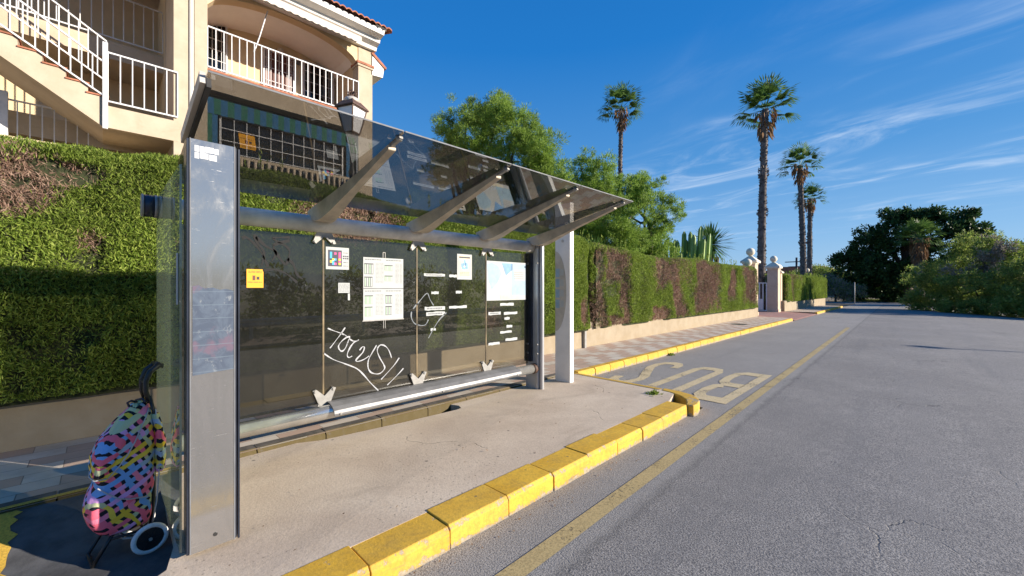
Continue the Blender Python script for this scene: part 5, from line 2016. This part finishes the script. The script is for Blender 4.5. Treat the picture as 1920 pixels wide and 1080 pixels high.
# ------------------------------------------------------------------ gate
def gate_pillar(x, y, h, label, ball=0.205, w=0.28):
    g = thing('gate_pillar', (x, y, 0), label, 'gate pillar', None)
    m = MB()
    m.box(x - w, x + w, y - w, y + w, 0.0, h)
    m.box(x - w - 0.03, x + w + 0.03, y - w - 0.03, y + w + 0.03, 0.0, 0.30)
    m.build('shaft', M['gatepaint'], g, bevel=0.015)
    m = MB()
    a, b = w + 0.03, w + 0.10
    z = h + 0.002
    for q, (r_, zz0, zz1) in enumerate(((a, z, z + 0.06), (b, z + 0.062, z + 0.16))):
        m.box(x - r_, x + r_, y - r_, y + r_, zz0, zz1)
    zt = z + 0.162
    m.raw([(x - b, y - b, zt), (x + b, y - b, zt), (x + b, y + b, zt), (x - b, y + b, zt), (x - .1, y - .1, zt + 0.24), (x + .1, y - .1, zt + 0.24), (x + .1, y + .1, zt + 0.24), (x - .1, y + .1, zt + 0.24)], [(3, 2, 1, 0), (0, 1, 5, 4), (1, 2, 6, 5), (2, 3, 7, 6), (3, 0, 4, 7), (4, 5, 6, 7)])
    m.build('cap', M['ball'], g)
    m = MB()
    m.tube([(x, y, zt + 0.24), (x, y, zt + 0.29)], [0.10, 0.075], 14)
    m.sphere((x, y, zt + 0.27 + ball), ball, 22, 14)
    m.build('ball', M['ball'], g)
    return g


gate_pillar(-6.06, 23.75, 2.78, 'tall peach gate pillar with a white ball, nearer side of the gate')
gate_pillar(-6.00, 28.35, 2.66, 'tall peach gate pillar with a white ball, farther side of the gate', 0.19)


def wing(x, y, sg, label):
    g = thing('gate_pier', (x, y, 0), label, 'gate pier')
    m = MB()
    w = 0.2
    L = 0.55
    # swept-down wing wall between the pier and the tall pillar
    poly = [(y - w, 0), (y + w, 0), (y + w, 2.46), (y - w, 2.46)]
    m.prism(poly, 'x', x - 0.17, x + 0.17)
    m.build('shaft', M['gatepaint'], g, bevel=0.012)
    m = MB()
    m.box(x - 0.25, x + 0.25, y - 0.28, y + 0.28, 2.462, 2.53)
    m.raw([(x - .25, y - .28, 2.532), (x + .25, y - .28, 2.532), (x + .25, y + .28, 2.532), (x - .25, y + .28, 2.532), (x - .07, y - .07, 2.66), (x + .07, y - .07, 2.66), (x + .07, y + .07, 2.66), (x - .07, y + .07, 2.66)], [(3, 2, 1, 0), (0, 1, 5, 4), (1, 2, 6, 5), (2, 3, 7, 6), (3, 0, 4, 7), (4, 5, 6, 7)])
    m.build('cap', M['ball'], g)
    m = MB()
    m.sphere((x, y, 2.66 + 0.17), 0.19, 20, 12)
    m.build('ball', M['ball'], g)


wing(-5.98, 22.95, -1, 'lower ball-topped pier against the hedge before the gate')
wing(-5.95, 29.25, 1, 'lower ball-topped pier against the hedge beyond the gate')
gt = thing('metal_gate', (-6.2, 27.2, 0), 'white metal gate leaf standing open beside the farther pillar', 'gate')
m = MB()
for z in (0.2, 1.85):
    m.bar((-6.3, 28.05, z), (-7.7, 27.6, z), 0.03, w=0.03)
for i in range(9):
    t = i / 8
    m.bar((-6.3 - 1.4 * t, 28.05 - 0.45 * t, 0.2), (-6.3 - 1.4 * t, 28.05 - 0.45 * t, 1.85), 0.028)
m.build('frame', M['white_rail'], gt)
m = MB()
m.prism([(-6.45, 0.25), (-7.6, 0.25), (-7.6, 0.9), (-6.45, 0.9)], 'y', 27.86, 27.875)
m.build('panel', M['white_rail'], gt)


# ------------------------------------------------------------------ palms
def fan_palm(x, y, h, cr, seed, label, trunk_r=0.26, skirt=1.4, lean=(0, 0), nfr=44, base=0.0, skirtn=75):
    r = np.random.default_rng(seed)
    p = thing('fan_palm', (x, y, base), label, 'palm tree', 'fan palms')
    m = MB()
    zs = np.linspace(0, h, 26)
    pts, rad = [], []
    for z in zs:
        t = z / h
        pts.append((x + lean[0] * t ** 1.6, y + lean[1] * t ** 1.6, base + z))
        rad.append(trunk_r * (1.18 - 0.33 * t + 0.25 * math.exp(-z / 0.6) + r.uniform(-0.05, 0.05)))
    m.tube(pts, rad, 14)
    m.build('trunk', M['bark'], p)
    # leaf-base stubs up the trunk, ragged rings in places
    n = int(h * 85)
    z = r.uniform(0.2, h, n)
    t = z / h
    cx, cy = x + lean[0] * t ** 1.6, y + lean[1] * t ** 1.6
    a = r.uniform(0, 6.283, n)
    lump = vnoise(np.stack([z * 0 + seed, z * 0, z], 1), 0.9, 2)
    rr = trunk_r * (1.10 - 0.33 * t) + np.where(lump > 0.64, 0.08, 0.0)
    C = np.stack([cx + rr * np.cos(a), cy + rr * np.sin(a), base + z], 1)
    D = np.stack([np.cos(a) * 0.75, np.sin(a) * 0.75, np.where(r.random(n) < 0.8, 0.75, -0.8)], 1) + rv(n) * 0.25
    cards('leaf_stubs', C, D, np.stack([-np.sin(a), np.cos(a), np.zeros(n)], 1) + rv(n) * .3, r.uniform(0.07, 0.19, n), 0.07, [M['boots']], None, p, 'quad')
    top = np.array([x + lean[0], y + lean[1], base + h])

    def fans(name, n, el_lo, el_hi, pet, blade, mats, droop, nb=17, spread=2.3, wd=0.052):
        Cs, Ds, Ns, Ls, Ws = [], [], [], [], []
        for k in range(n):
            az = k * 2.39996 + r.uniform(-0.25, 0.25)
            el = el_lo + (el_hi - el_lo) * ((k + 0.5) / n) + r.uniform(-0.12, 0.12)
            d = np.array([math.cos(az) * math.cos(el), math.sin(az) * math.cos(el), math.sin(el)])
            pl = pet * r.uniform(0.8, 1.15)
            tip = top + d * pl - np.array([0, 0, droop * 0.3 * pl * (1 if el < 0.7 else 0)])
            # petiole
            Cs.append((top + tip) / 2); Ds.append(tip - top); Ns.append(rv(1)[0]); Ls.append(np.linalg.norm(tip - top)); Ws.append(0.045)
            side = np.cross(d, [0, 0, 1.0])
            side /= np.linalg.norm(side) + 1e-6
            upv = np.cross(side, d)
            tilt = r.uniform(-0.3, 0.3)
            side = side * math.cos(tilt) + upv * math.sin(tilt)
            for b in range(nb):
                f = (b / (nb - 1) - 0.5) * spread
                bd_ = d * math.cos(f) + side * math.sin(f) + upv * 0.10 * math.cos(f * 2)
                bl = blade * (0.72 + 0.28 * math.cos(f)) * r.uniform(0.85, 1.1)
                mid = tip + bd_ * bl * 0.62
                nrm = upv + side * r.uniform(-0.25, 0.25)
                Cs.append(tip + bd_ * bl * 0.33); Ds.append(bd_); Ns.append(nrm); Ls.append(bl * 0.68); Ws.append(wd * blade * 1.9)
                # drooping outer half
                bd2 = bd_ + np.array([0, 0, -(0.45 + droop) * r.uniform(0.6, 1.3) * (1.15 - max(0.0, el) * 0.62)])
                bd2 /= np.linalg.norm(bd2)
                Cs.append(mid + bd2 * bl * 0.19); Ds.append(bd2); Ns.append(nrm); Ls.append(bl * 0.46); Ws.append(wd * blade * 1.35)
        cards(name, Cs, Ds, Ns, np.array(Ls), np.array(Ws), mats, None, p)

    fans('fronds', nfr, 1.35, -0.45, cr * 0.52, cr * 0.56, [M['palm_leaf']], 0.28)
    # dead skirt hanging below the crown
    n = skirtn
    a = r.uniform(0, 6.283, n)
    zz_ = r.uniform(0, skirt, n)
    rr = trunk_r + 0.10 + (1 - zz_ / skirt) * cr * 0.17 * r.uniform(0.4, 1.2, n)
    C = np.stack([top[0] + rr * np.cos(a), top[1] + rr * np.sin(a), top[2] - 0.1 - zz_], 1)
    D = np.stack([np.cos(a) * 0.3, np.sin(a) * 0.3, -np.ones(n)], 1) + rv(n) * 0.22
    cards('dead_skirt', C, D, rv(n), r.uniform(0.5, 1.0, n) * cr * 0.42, 0.16, [M['palm_dead']], None, p)
    return p


fan_palm(-17.3, 30.0, 16.2, 1.95, 31, 'slender fan palm standing alone above the pine trees', 0.165, 1.7, (0.25, 0), 30)
fan_palm(-7.10, 30.2, 13.1, 1.95, 32, 'tallest thick-trunked fan palm rising behind the gate pillars', 0.215, 1.9, (0.22, 0.1), 30)
fan_palm(-6.68, 42.0, 12.0, 1.75, 33, 'middle-height fan palm right of the tallest one', 0.205, 1.5, (-0.30, 0), 26)
fan_palm(-7.5, 50.0, 10.5, 1.55, 34, 'shortest fan palm half hidden behind another palm trunk', 0.20, 1.3, (0.05, 0), 24)


# ------------------------------------------------------------------ trees
def limb_paths(r, base, top, lobes, rad):
    m = MB()
    b, t = np.array(base), np.array(top)
    pts = [b + (t - b) * k / 5 + np.array([r.normal(0, .06), r.normal(0, .06), 0]) * (k > 0) for k in range(6)]
    m.tube(pts, [rad * (1.2 - 0.14 * k) for k in range(6)], 10)
    for (c, s) in lobes:
        c = np.array(c)
        k = r.integers(2, 6)
        s0 = pts[k]
        mid = (s0 + c) / 2 + r.normal(0, 0.2, 3) + np.array([0, 0, -0.2])
        q = [s0, (s0 + mid) / 2, mid, (mid + c) / 2, c]
        m.tube(q, [rad * f for f in (0.5, 0.42, 0.33, 0.24, 0.12)], 7)
    return m


def leafy(name, x, y, lobes, trunk_top, trunk_r, n, L, W, mats, label, seed, cat='tree', clump=0.34, per=26, up=0.35, shape='diamond', matsel=None, base=0.0, core=True, fill=0.55, squash=0.85, group=None, sub=0, subr=0.42):
    """crown made of clumps of leaves scattered through and over a set of lobes"""
    r = np.random.default_rng(seed)
    tree = thing(name, (x, y, base), label, cat, group)
    if trunk_r:
        limb_paths(r, (x, y, base), (x + r.normal(0, .2), y + r.normal(0, .2), trunk_top), lobes, trunk_r).build('trunk', M['trunk'], tree)
    if sub:
        big_l, lobes = lobes, []
        for c, sr in big_l:
            sr = np.array(sr if hasattr(sr, '__len__') else (sr,) * 3, float)
            lobes.append((tuple(c), tuple(sr * 0.72)))
            for dd in rv(sub):
                q = np.array(c) + dd * sr * r.uniform(0.62, 0.95)
                k_ = subr * r.uniform(0.6, 1.25) * sr.mean()
                lobes.append((tuple(q), (k_, k_, k_ * 0.85)))
    vol = np.array([s[0] * s[1] * s[2] if hasattr(s, '__len__') else s ** 3 for c, s in lobes])
    nc = max(1, n // per)
    pick = r.choice(len(lobes), nc, p=(vol ** 0.67) / (vol ** 0.67).sum())
    Cc = np.array([lobes[i][0] for i in pick], float)
    Rr = np.array([lobes[i][1] if hasattr(lobes[i][1], '__len__') else (lobes[i][1],) * 3 for i in pick], float)
    d = rv(nc)
    rad = 1 - (1 - fill) * r.random(nc) ** 1.6
    P = Cc + d * Rr * rad[:, None] * np.array([1, 1, squash])
    nz = vnoise(P + seed, 0.9, 3)
    P = P + d * ((nz - 0.5) * Rr.mean(1) * 0.7)[:, None]
    keep = vnoise(P + 40 + seed, 1.1, 2) > 0.36
    P, d = P[keep], d[keep]
    nc = len(P)
    cs = clump * r.uniform(0.55, 1.35, nc)
    off = rv(nc * per).reshape(nc, per, 3) * (r.random((nc, per, 1)) ** 0.5) * cs[:, None, None]
    Q = (P[:, None, :] + off).reshape(-1, 3)
    DD = (off / (np.linalg.norm(off, axis=2, keepdims=True) + 1e-6) + d[:, None, :] * 0.6).reshape(-1, 3) + np.array([0, 0, up]) + rv(len(Q)) * 0.5
    mi = None
    if matsel is not None:
        mi = matsel(Q, r)
    Ls = L * r.uniform(0.6, 1.4, len(Q))
    cards('crown', Q, DD, rv(len(Q)), Ls, W * r.uniform(0.7, 1.3, len(Q)), mats, mi, tree, shape)
    return tree


# pines behind the hedge, right of the building
PN = dict(cat='pine tree', clump=0.15, per=40, up=0.5, fill=0.8, sub=16, subr=0.40)
leafy('pine_tree', -11.4, 9.6, [((-11.6, 9.6, 7.1), (1.25, 1.3, 1.15)), ((-12.9, 9.9, 6.8), (0.95, 0.9, 0.6)), ((-13.75, 10.1, 7.0), (0.65, 0.6, 0.42)), ((-10.6, 9.8, 7.0), (1.1, 1.1, 1.1)), ((-9.7, 10.2, 5.9), (1.05, 1.2, 1.0)), ((-11.9, 9.6, 7.9), (0.75, 0.8, 0.6)), ((-10.8, 10.2, 8.1), (0.7, 0.7, 0.55)), ((-12.4, 9.2, 7.5), (0.65, 0.6, 0.5)), ((-12.0, 9.6, 5.7), (1.2, 1.2, 0.7)), ((-9.2, 10.6, 4.9), (0.9, 1, 0.8)), ((-10.6, 9.6, 5.1), (1.2, 1.1, 0.8)), ((-12.9, 9.6, 6.1), (0.8, 0.8, 0.5)), ((-8.9, 10.3, 6.1), (0.85, 0.9, 0.8)), ((-8.6, 10.6, 5.2), (0.9, 0.9, 0.85)), ((-9.5, 10.0, 7.0), (0.75, 0.8, 0.65))], 6.4, 0.20, 215000, 0.10, 0.017, [M['pine']], 'big yellow-green pine tree beside the apartment building', 41, **PN)
leafy('pine_tree', -8.9, 13.2, [((-9.2, 13.2, 6.2), (0.75, 0.9, 0.65)), ((-8.5, 13.2, 5.6), (0.9, 1.0, 0.8)), ((-9.6, 13.2, 5.3), (0.9, 1, 0.9)), ((-7.9, 13.4, 4.9), (0.9, 1, 0.8)), ((-8.8, 13.2, 4.6), (1.0, 1.1, 0.9)), ((-8.0, 13.2, 4.0), (1.0, 1, 0.9)), ((-9.4, 13.2, 4.0), (0.9, 1, 0.9)), ((-7.9, 13.4, 3.2), (1.1, 1.1, 0.9)), ((-8.9, 13, 3.2), (1, 1, 0.9)), ((-9.9, 12.6, 5.3), (0.9, 0.9, 0.8)), ((-10.3, 12.4, 4.4), (1.0, 0.9, 0.9)), ((-9.9, 12.4, 6.0), (0.6, 0.6, 0.5)), ((-7.3, 13.6, 4.2), (0.8, 0.9, 0.9))], 4.8, 0.15, 150000, 0.105, 0.019, [M['pine']], 'pine tree in the middle, between the big pine and the round pine', 42, **PN)
leafy('pine_tree', -7.6, 15.4, [((-8.5, 15.4, 5.5), (0.75, 0.9, 0.75)), ((-7.75, 15.5, 5.45), (0.8, 0.9, 0.75)), ((-7.25, 15.8, 4.6), (0.7, 0.8, 0.85)), ((-8.5, 15.3, 4.6), (0.9, 1, 0.95)), ((-7.9, 15.4, 4.2), (1.1, 1.1, 1.05)), ((-7.45, 15.4, 3.3), (1.05, 1.1, 0.9)), ((-8.3, 15.4, 3.4), (1.0, 1.1, 0.9))], 4.2, 0.15, 100000, 0.11, 0.021, [M['pine']], 'rounded pine tree at the right end of the pines, before the cactus', 43, **PN)

# spiky rosettes, cactus
def rosette(m_name, x, y, z, n, L, W, mat, parent, r, lo=-0.5, hi=1.45, curve=0.25):
    a = r.uniform(0, 6.283, n)
    el = r.uniform(lo, hi, n)
    d = np.stack([np.cos(a) * np.cos(el), np.sin(a) * np.cos(el), np.sin(el)], 1)
    ll = L * r.uniform(0.75, 1.1, n)
    C1 = np.array([x, y, z]) + d * ll[:, None] * 0.28
    d2 = d + np.array([0, 0, -1]) * curve
    C2 = np.array([x, y, z]) + d * ll[:, None] * 0.5 + d2 * ll[:, None] * 0.24
    s = np.cross(d, np.array([0, 0, 1.0])) + 1e-3
    cards(m_name, np.concatenate([C1, C2]), np.concatenate([d, d2]), np.concatenate([np.cross(s, d)] * 2), np.concatenate([ll * 0.6, ll * 0.55]), np.concatenate([np.full(n, W), np.full(n, W * 0.8)]), [mat], None, parent)


r_ = np.random.default_rng(5)
yt = thing('yucca', (-6.85, 20.3, 0), 'spiky yucca with a burst of dark leaves right of the cactus', 'yucca')
m = MB()
for dx, dy, h in ((0, 0, 3.55), (-0.35, 0.2, 3.25), (0.2, 0.1, 3.0)):
    m.tube([(-6.85 + dx * 0.3, 20.3 + dy * .3, 0), (-6.85 + dx, 20.3 + dy, h * 0.6), (-6.85 + dx * 1.2, 20.3 + dy, h)], [0.16, 0.12, 0.10], 10)
m.build('trunk', M['trunk'], yt)
rosette('leaves', -6.85, 20.3, 3.6, 260, 1.15, 0.085, M['yucca'], yt, r_, -0.9, 1.4, 0.12)
rosette('leaves', -7.3, 20.5, 3.3, 130, 0.85, 0.055, M['yucca'], yt, r_, -0.7, 1.4, 0.12)
ag = thing('agave', (-7.0, 10.6, 0), 'small spiky agave showing over the hedge below the pines', 'agave')
m = MB()
m.tube([(-7.0, 10.6, 0), (-7.0, 10.6, 2.55)], [0.12, 0.1], 10)
m.build('stem', M['trunk'], ag)
rosette('leaves', -7.0, 10.6, 2.55, 90, 0.62, 0.055, M['yucca'], ag, r_, 0.1, 1.5, 0.05)

ca = thing('cactus', (-7.7, 18.2, 0), 'tall cluster of upright cactus columns above the hedge', 'cactus')
vs_all = MB()
for k in range(30):
    x0, y0 = -7.75 + r_.uniform(-0.3, 0.3), 18.2 + r_.uniform(-0.35, 0.35)
    off = r_.uniform(-1, 1)
    ex, ey = x0 + off * 1.15, y0 + r_.uniform(-0.6, 0.6) + off * 0.3
    h = r_.uniform(3.2, 4.45) - abs(off) * 0.2
    pts = [(x0, y0, 0.8), (x0 + (ex - x0) * 0.6, y0 + (ey - y0) * .6, 1.5), (ex, ey, 2.2), (ex + (ex - x0) * 0.08, ey, (2.2 + h) / 2), (ex + (ex - x0) * 0.12, ey, h - 0.15), (ex + (ex - x0) * 0.13, ey, h)]
    # five-ribbed section
    N = 10
    P_ = [Vector(p) for p in pts]
    vv = []
    for i, p in enumerate(P_):
        rr = (0.085, 0.10, 0.105, 0.105, 0.085, 0.02)[i]
        for q in range(N):
            aa = 2 * math.pi * q / N + k
            f = rr * (1.18 if q % 2 == 0 else 0.66)
            vv.append((p.x + f * math.cos(aa), p.y + f * math.sin(aa), p.z))
    fs = [(i * N + q, i * N + (q + 1) % N, (i + 1) * N + (q + 1) % N, (i + 1) * N + q) for i in range(5) for q in range(N)]
    vs_all.raw(vv, fs)
vs_all.build('columns', M['cactus'], ca)

# big dark ficus, dead-skirted palm and bushes at the end of the road
GZ = -0.15
leafy('ficus_tree', -0.6, 61, [((-0.6, 61, 7.6), (3.2, 3, 2.4)), ((-3.6, 61, 6.0), (2.7, 2.6, 2.2)), ((-5.7, 61.3, 4.4), (1.9, 2, 1.5)), ((2.4, 61, 7.2), (2.6, 2.6, 2.2)), ((4.6, 61, 5.6), (1.9, 2.2, 1.9)), ((-1.6, 60, 4.0), (3.3, 2.4, 2.2)), ((2.4, 60, 3.9), (3.2, 2.4, 2.4)), ((-4.2, 61, 3.0), (2.2, 2.3, 1.7)), ((-0.9, 61, 9.3), (1.2, 1.2, 0.8)), ((1.0, 61, 9.3), (1.3, 1.3, 0.8)), ((3.4, 61, 8.7), (1.1, 1.1, 0.8)), ((-2.6, 61, 8.1), (1.3, 1.2, 0.9)), ((0, 60, 2.6), (4.5, 2, 1.6)), ((-4.6, 61.5, 1.2), (2.1, 1.5, 1.5)), ((-2.4, 61, 1.1), (2.0, 1.5, 1.4)), ((-6.2, 61.8, 2.6), (1.4, 1.4, 1.4))], 5.5, 0.55, 80000, 0.30, 0.15, [M['ficus']], 'big dark broad-crowned ficus tree at the end of the road', 51, 'tree', 0.42, 26, 0.3, base=GZ, sub=12, subr=0.36, fill=0.75)
fan_palm(0.30, 56.5, 6.6, 1.9, 52, 'dull fan palm with a thick dead skirt in front of the ficus', 0.35, 2.4, (0, 0), 40, GZ, 260)


def bushmix(frac, zc):
    def f(Q, r):
        nn = vnoise(Q + 3, 0.45, 2)
        return ((nn > frac) & (Q[:, 2] > zc)).astype(int)
    return f


leafy('bush', 3.2, 40, [((1.6, 41.5, 2.3), (1.9, 2, 2.0)), ((3.2, 41, 3.5), (1.8, 2, 1.7)), ((0.4, 41.5, 2.6), (1.3, 1.5, 1.0)), ((2.7, 39.4, 1.5), (2.0, 1.8, 1.7)), ((4.6, 40, 2.6), (1.8, 2, 1.9)), ((1.0, 40.6, 1.0), (1.6, 1.3, 1.2)), ((4.6, 38.5, 1.0), (1.8, 1.6, 1.4)), ((3.4, 38.2, 0.6), (1.6, 1.2, 0.9)), ((2.6, 41.4, 4.6), (1.2, 1.2, 0.7)), ((0.4, 41.0, 0.4), (1.4, 1.0, 0.8)), ((2.2, 38.6, 0.2), (1.6, 1.0, 0.7))], 3, 0.16, 80000, 0.15, 0.055, [M['bush'], M['bush_grey']], 'big loose grey-green bush beside the road bend', 53, 'bush', 0.26, 26, 0.35, matsel=bushmix(0.64, 2.4), base=GZ - 0.05, sub=12, subr=0.38, fill=0.7)
leafy('bush', 6.6, 39, [((6.0, 40, 2.2), (1.6, 1.8, 1.9)), ((7.6, 39, 2.0), (1.8, 1.8, 1.8)), ((6.6, 37.5, 1.0), (1.6, 1.4, 1.2)), ((5.6, 37.0, 0.6), (1.2, 1.1, 0.9))], 2.4, 0.14, 36000, 0.15, 0.055, [M['bush'], M['bush_grey']], 'green bush at the right edge, next to the big loose bush', 54, 'bush', 0.26, 26, 0.35, matsel=bushmix(0.64, 1.8), base=GZ - 0.15, sub=12, subr=0.38, fill=0.7)
leafy('tree', 7.6, 56, [((6.4, 56, 3.8), (1.6, 1.6, 1.4)), ((8.2, 56, 4.0), (2, 2, 1.6)), ((7.2, 56, 2.2), (2.2, 2, 1.8)), ((9.6, 56, 3), (2, 2, 2))], 3.5, 0.25, 16000, 0.24, 0.12, [M['ficus']], 'dark tree behind the bushes at the right edge', 55, 'tree', 0.5, 26, 0.3, base=GZ, sub=10)
leafy('bush', -6.2, 57, [((-6.6, 57, 1.6), (1.5, 1.4, 1.5)), ((-5.2, 57.5, 1.1), (1.3, 1.3, 1.2)), ((-7.8, 58, 1.4), (1.4, 1.4, 1.4))], 1.6, 0.1, 11000, 0.18, 0.07, [M['bush_grey'], M['bush']], 'brown dry shrub at the end of the far hedge', 56, 'bush', 0.4, 26, 0.3, matsel=lambda Q, r: (r.random(len(Q)) < 0.35).astype(int))
leafy('tree', -8.6, 66, [((-8.6, 66, 3.4), (2.0, 2, 1.3)), ((-10.4, 66, 3.0), (1.6, 2, 1.2)), ((-7.0, 66, 2.6), (1.8, 2, 1.4))], 3, 0.15, 9000, 0.26, 0.10, [M['bush']], 'pale green tree beyond the far hedge, left of the ficus', 57, 'tree', 0.5, 26, 0.3)

# a far wood closing the view
r = np.random.default_rng(77)
nC = 26000
ang = r.uniform(-0.55, 0.35, nC)
dist = r.uniform(95, 125, nC)
hh = 3.2 + 3.0 * vnoise(np.stack([ang * 30, dist * 0.02, dist * 0], 1), 1.0, 3)
Q = np.stack([np.sin(ang) * dist, np.cos(ang) * dist, r.random(nC) ** 0.7 * hh - 0.3], 1)
fw = cards('far_wood', Q, rv(nC) + np.array([0, 0, .5]), rv(nC), r.uniform(0.6, 1.3, nC), 0.5, [M['bush'], M['ficus']], (r.random(nC) < 0.5).astype(int))
setp(fw, 'distant belt of trees beyond the end of the road', 'wood', None, 'stuff')
# grass under the ficus
nG = 9000
Q = np.stack([r.uniform(-5.5, 5, nG), r.uniform(60.2, 68, nG), np.full(nG, -0.02)], 1)
Q[:, 2] = -0.0095 * np.clip(Q[:, 0] + 1.0, 0, 8.2) ** 1.8 + 0.06
gr = cards('grass', Q, rv(nG) * 0.5 + np.array([0, 0, 1]), rv(nG), r.uniform(0.15, 0.4, nG), 0.10, [M['grass']])
setp(gr, 'rough grass on the verge under the ficus', 'grass', None, 'stuff')
# weeds by the broken kerb and along the far kerb
def weed(x, y, z, n, L, label, seed):
    rr = np.random.default_rng(seed)
    w = thing('weed', (x, y, z), label, 'weed')
    C = np.stack([x + rr.normal(0, L * .5, n), y + rr.normal(0, L * .7, n), z + rr.uniform(0, L * 0.7, n)], 1)
    D = C - np.array([x, y, z - L * 0.5]) + rv(n) * 0.05
    cards('leaves', C, D, rv(n), rr.uniform(0.4, 1, n) * L, L * 0.28, [M['hedge_green']], None, w)


# dry leaves and grit lying along the kerb and on the platform
nL = 420
yl = r.uniform(-0.2, 14, nL)
xl = np.where(r.random(nL) < 0.55, -1.93 + np.abs(r.normal(0, 0.10, nL)), r.uniform(-3.6, -2.3, nL))
far_ = yl > 5.6
xl = np.where(far_, -4.0 + np.abs(r.normal(0, 0.12, nL)), xl)
zl_ = np.where((xl < -2.25) & (~far_), 0.142, 0.008)
lf_ = cards('dry_litter', np.stack([xl, yl, zl_], 1), rv(nL) * np.array([1, 1, 0.15]), np.tile([0, 0, 1.0], (nL, 1)) + rv(nL) * 0.3, r.uniform(0.008, 0.030, nL), r.uniform(0.004, 0.014, nL), [M['palm_dead']])
setp(lf_, 'scattered dry leaf bits and grit along the kerb', 'litter', None, 'stuff')
weed(-2.48, 5.25, 0.10, 170, 0.075, 'small green weed growing in the gap of the broken kerb', 1)
weed(-3.99, 9.25, 0.0, 90, 0.07, 'tiny weed at the foot of the pavement kerb by the road lettering', 2)

# ------------------------------------------------------------------ small far things
gl = thing('globe_lamp', (-6.6, 43.0, 0), 'far white globe lamp in front of the palm trunks', 'street lamp')
m = MB()
m.tube([(-6.6, 43, 0), (-6.6, 43, 2.95)], 0.05, 10)
m.build('pole', M['iron'], gl)
m = MB()
m.sphere((-6.6, 43, 3.08), 0.17, 16, 10)
m.build('globe', M['ball'], gl)
up = thing('utility_pole', (-12.0, 70, 0), 'dark utility pole with crossarm on the horizon behind the gate', 'utility pole')
m = MB()
m.tube([(-12.0, 70, 0), (-12.0, 70, 5.9)], [0.16, 0.13], 10)
m.build('pole', M['iron'], up)
m = MB()
m.bar((-13.4, 70, 5.3), (-10.6, 70, 5.3), 0.06)
m.bar((-13.0, 70, 4.6), (-11.0, 70, 4.6), 0.06)
m.build('crossarm', M['iron'], up)
hs = thing('house', (-14, 90, 0), 'far pale house with a flat roofline behind the palms', 'house')
m = MB()
m.box(-20, -9.0, 86, 96, 0, 4.2)
m.build('wall', M['house'], hs)
m = MB()
m.prism([(-20.4, 4.21), (-8.6, 4.21), (-11, 5.3), (-18, 5.3)], 'y', 85.7, 96.3)
m.build('roof', M['terracotta'], hs)
m = MB()
for q in range(4):
    m.box(-18.6 + q * 2.5, -17.6 + q * 2.5, 85.95, 85.998, 1.2, 2.8)
m.build('windows', M['dark_inside'], hs)
# far post at the verge
sp = thing('sign_post', (-4.2, 52.2, 0), 'thin grey post at the far verge in front of the dark ficus', 'post')
m = MB()
m.tube([(-4.2, 52.2, 0), (-4.2, 52.2, 2.1)], 0.035, 8)
m.build('pole', M['galv'], sp)

# ------------------------------------------------------------------ the other side of the street (rail seen in the glass, light by its shadow, shrubs added unseen)
gr_ = thing('guard_rail', (9.0, 8, -0.3), 'grey guard rail along the other side of the street', 'guard rail')
m = MB()
prof = [(0, 0.10), (0.04, 0.14), (0.04, 0.2), (0, 0.25), (0.04, 0.30), (0.04, 0.36), (0, 0.40), (-0.015, 0.40), (0.02, 0.35), (0.02, 0.31), (-0.02, 0.25), (0.02, 0.19), (0.02, 0.15), (-0.015, 0.10)]
m.prism([(9.0 - a, 0.05 + b) for a, b in prof], 'y', -14, 30)
m.build('beam', M['galv_rail'], gr_)
m = MB()
for k in range(11):
    m.box(9.03, 9.12, -13 + k * 4.2, -12.9 + k * 4.2, -0.3, 0.42)
m.build('posts', M['galv_rail'], gr_)
pl = thing('street_light', (14.9, 24.9, -0.4), 'grey street light on the other side of the street', 'street light')
m = MB()
m.tube([(14.9, 24.9, -0.4), (14.9, 24.9, 4.6), (14.6, 24.7, 4.95), (14.3, 24.5, 5.0)], [0.075, 0.05, 0.04, 0.04], 10)
m.build('pole', M['galv'], pl)
m = MB()
m.prism([(13.65, 5.0), (13.75, 5.08), (14.25, 5.10), (14.35, 5.02), (14.2, 4.96)], 'y', 24.38, 24.62)
m.build('lamp_head', M['galv'], pl)
leafy('reflection_hedgerow', 15.5, 6, [((15.5, yy_, 1.1), (1.3, 2.2, 1.6)) for yy_ in np.arange(-12, 20, 2.4)], 0, 0, 14000, 0.3, 0.14, [M['ficus'], M['bush']], 'dark row of unseen shrubs added across the street for its reflection', 61, 'shrubs', 0.6, 20, 0.3, matsel=lambda Q, r: (r.random(len(Q)) < 0.4).astype(int), base=-0.45)  # unseen shrubs, added to reflect as a dark mass in the glass
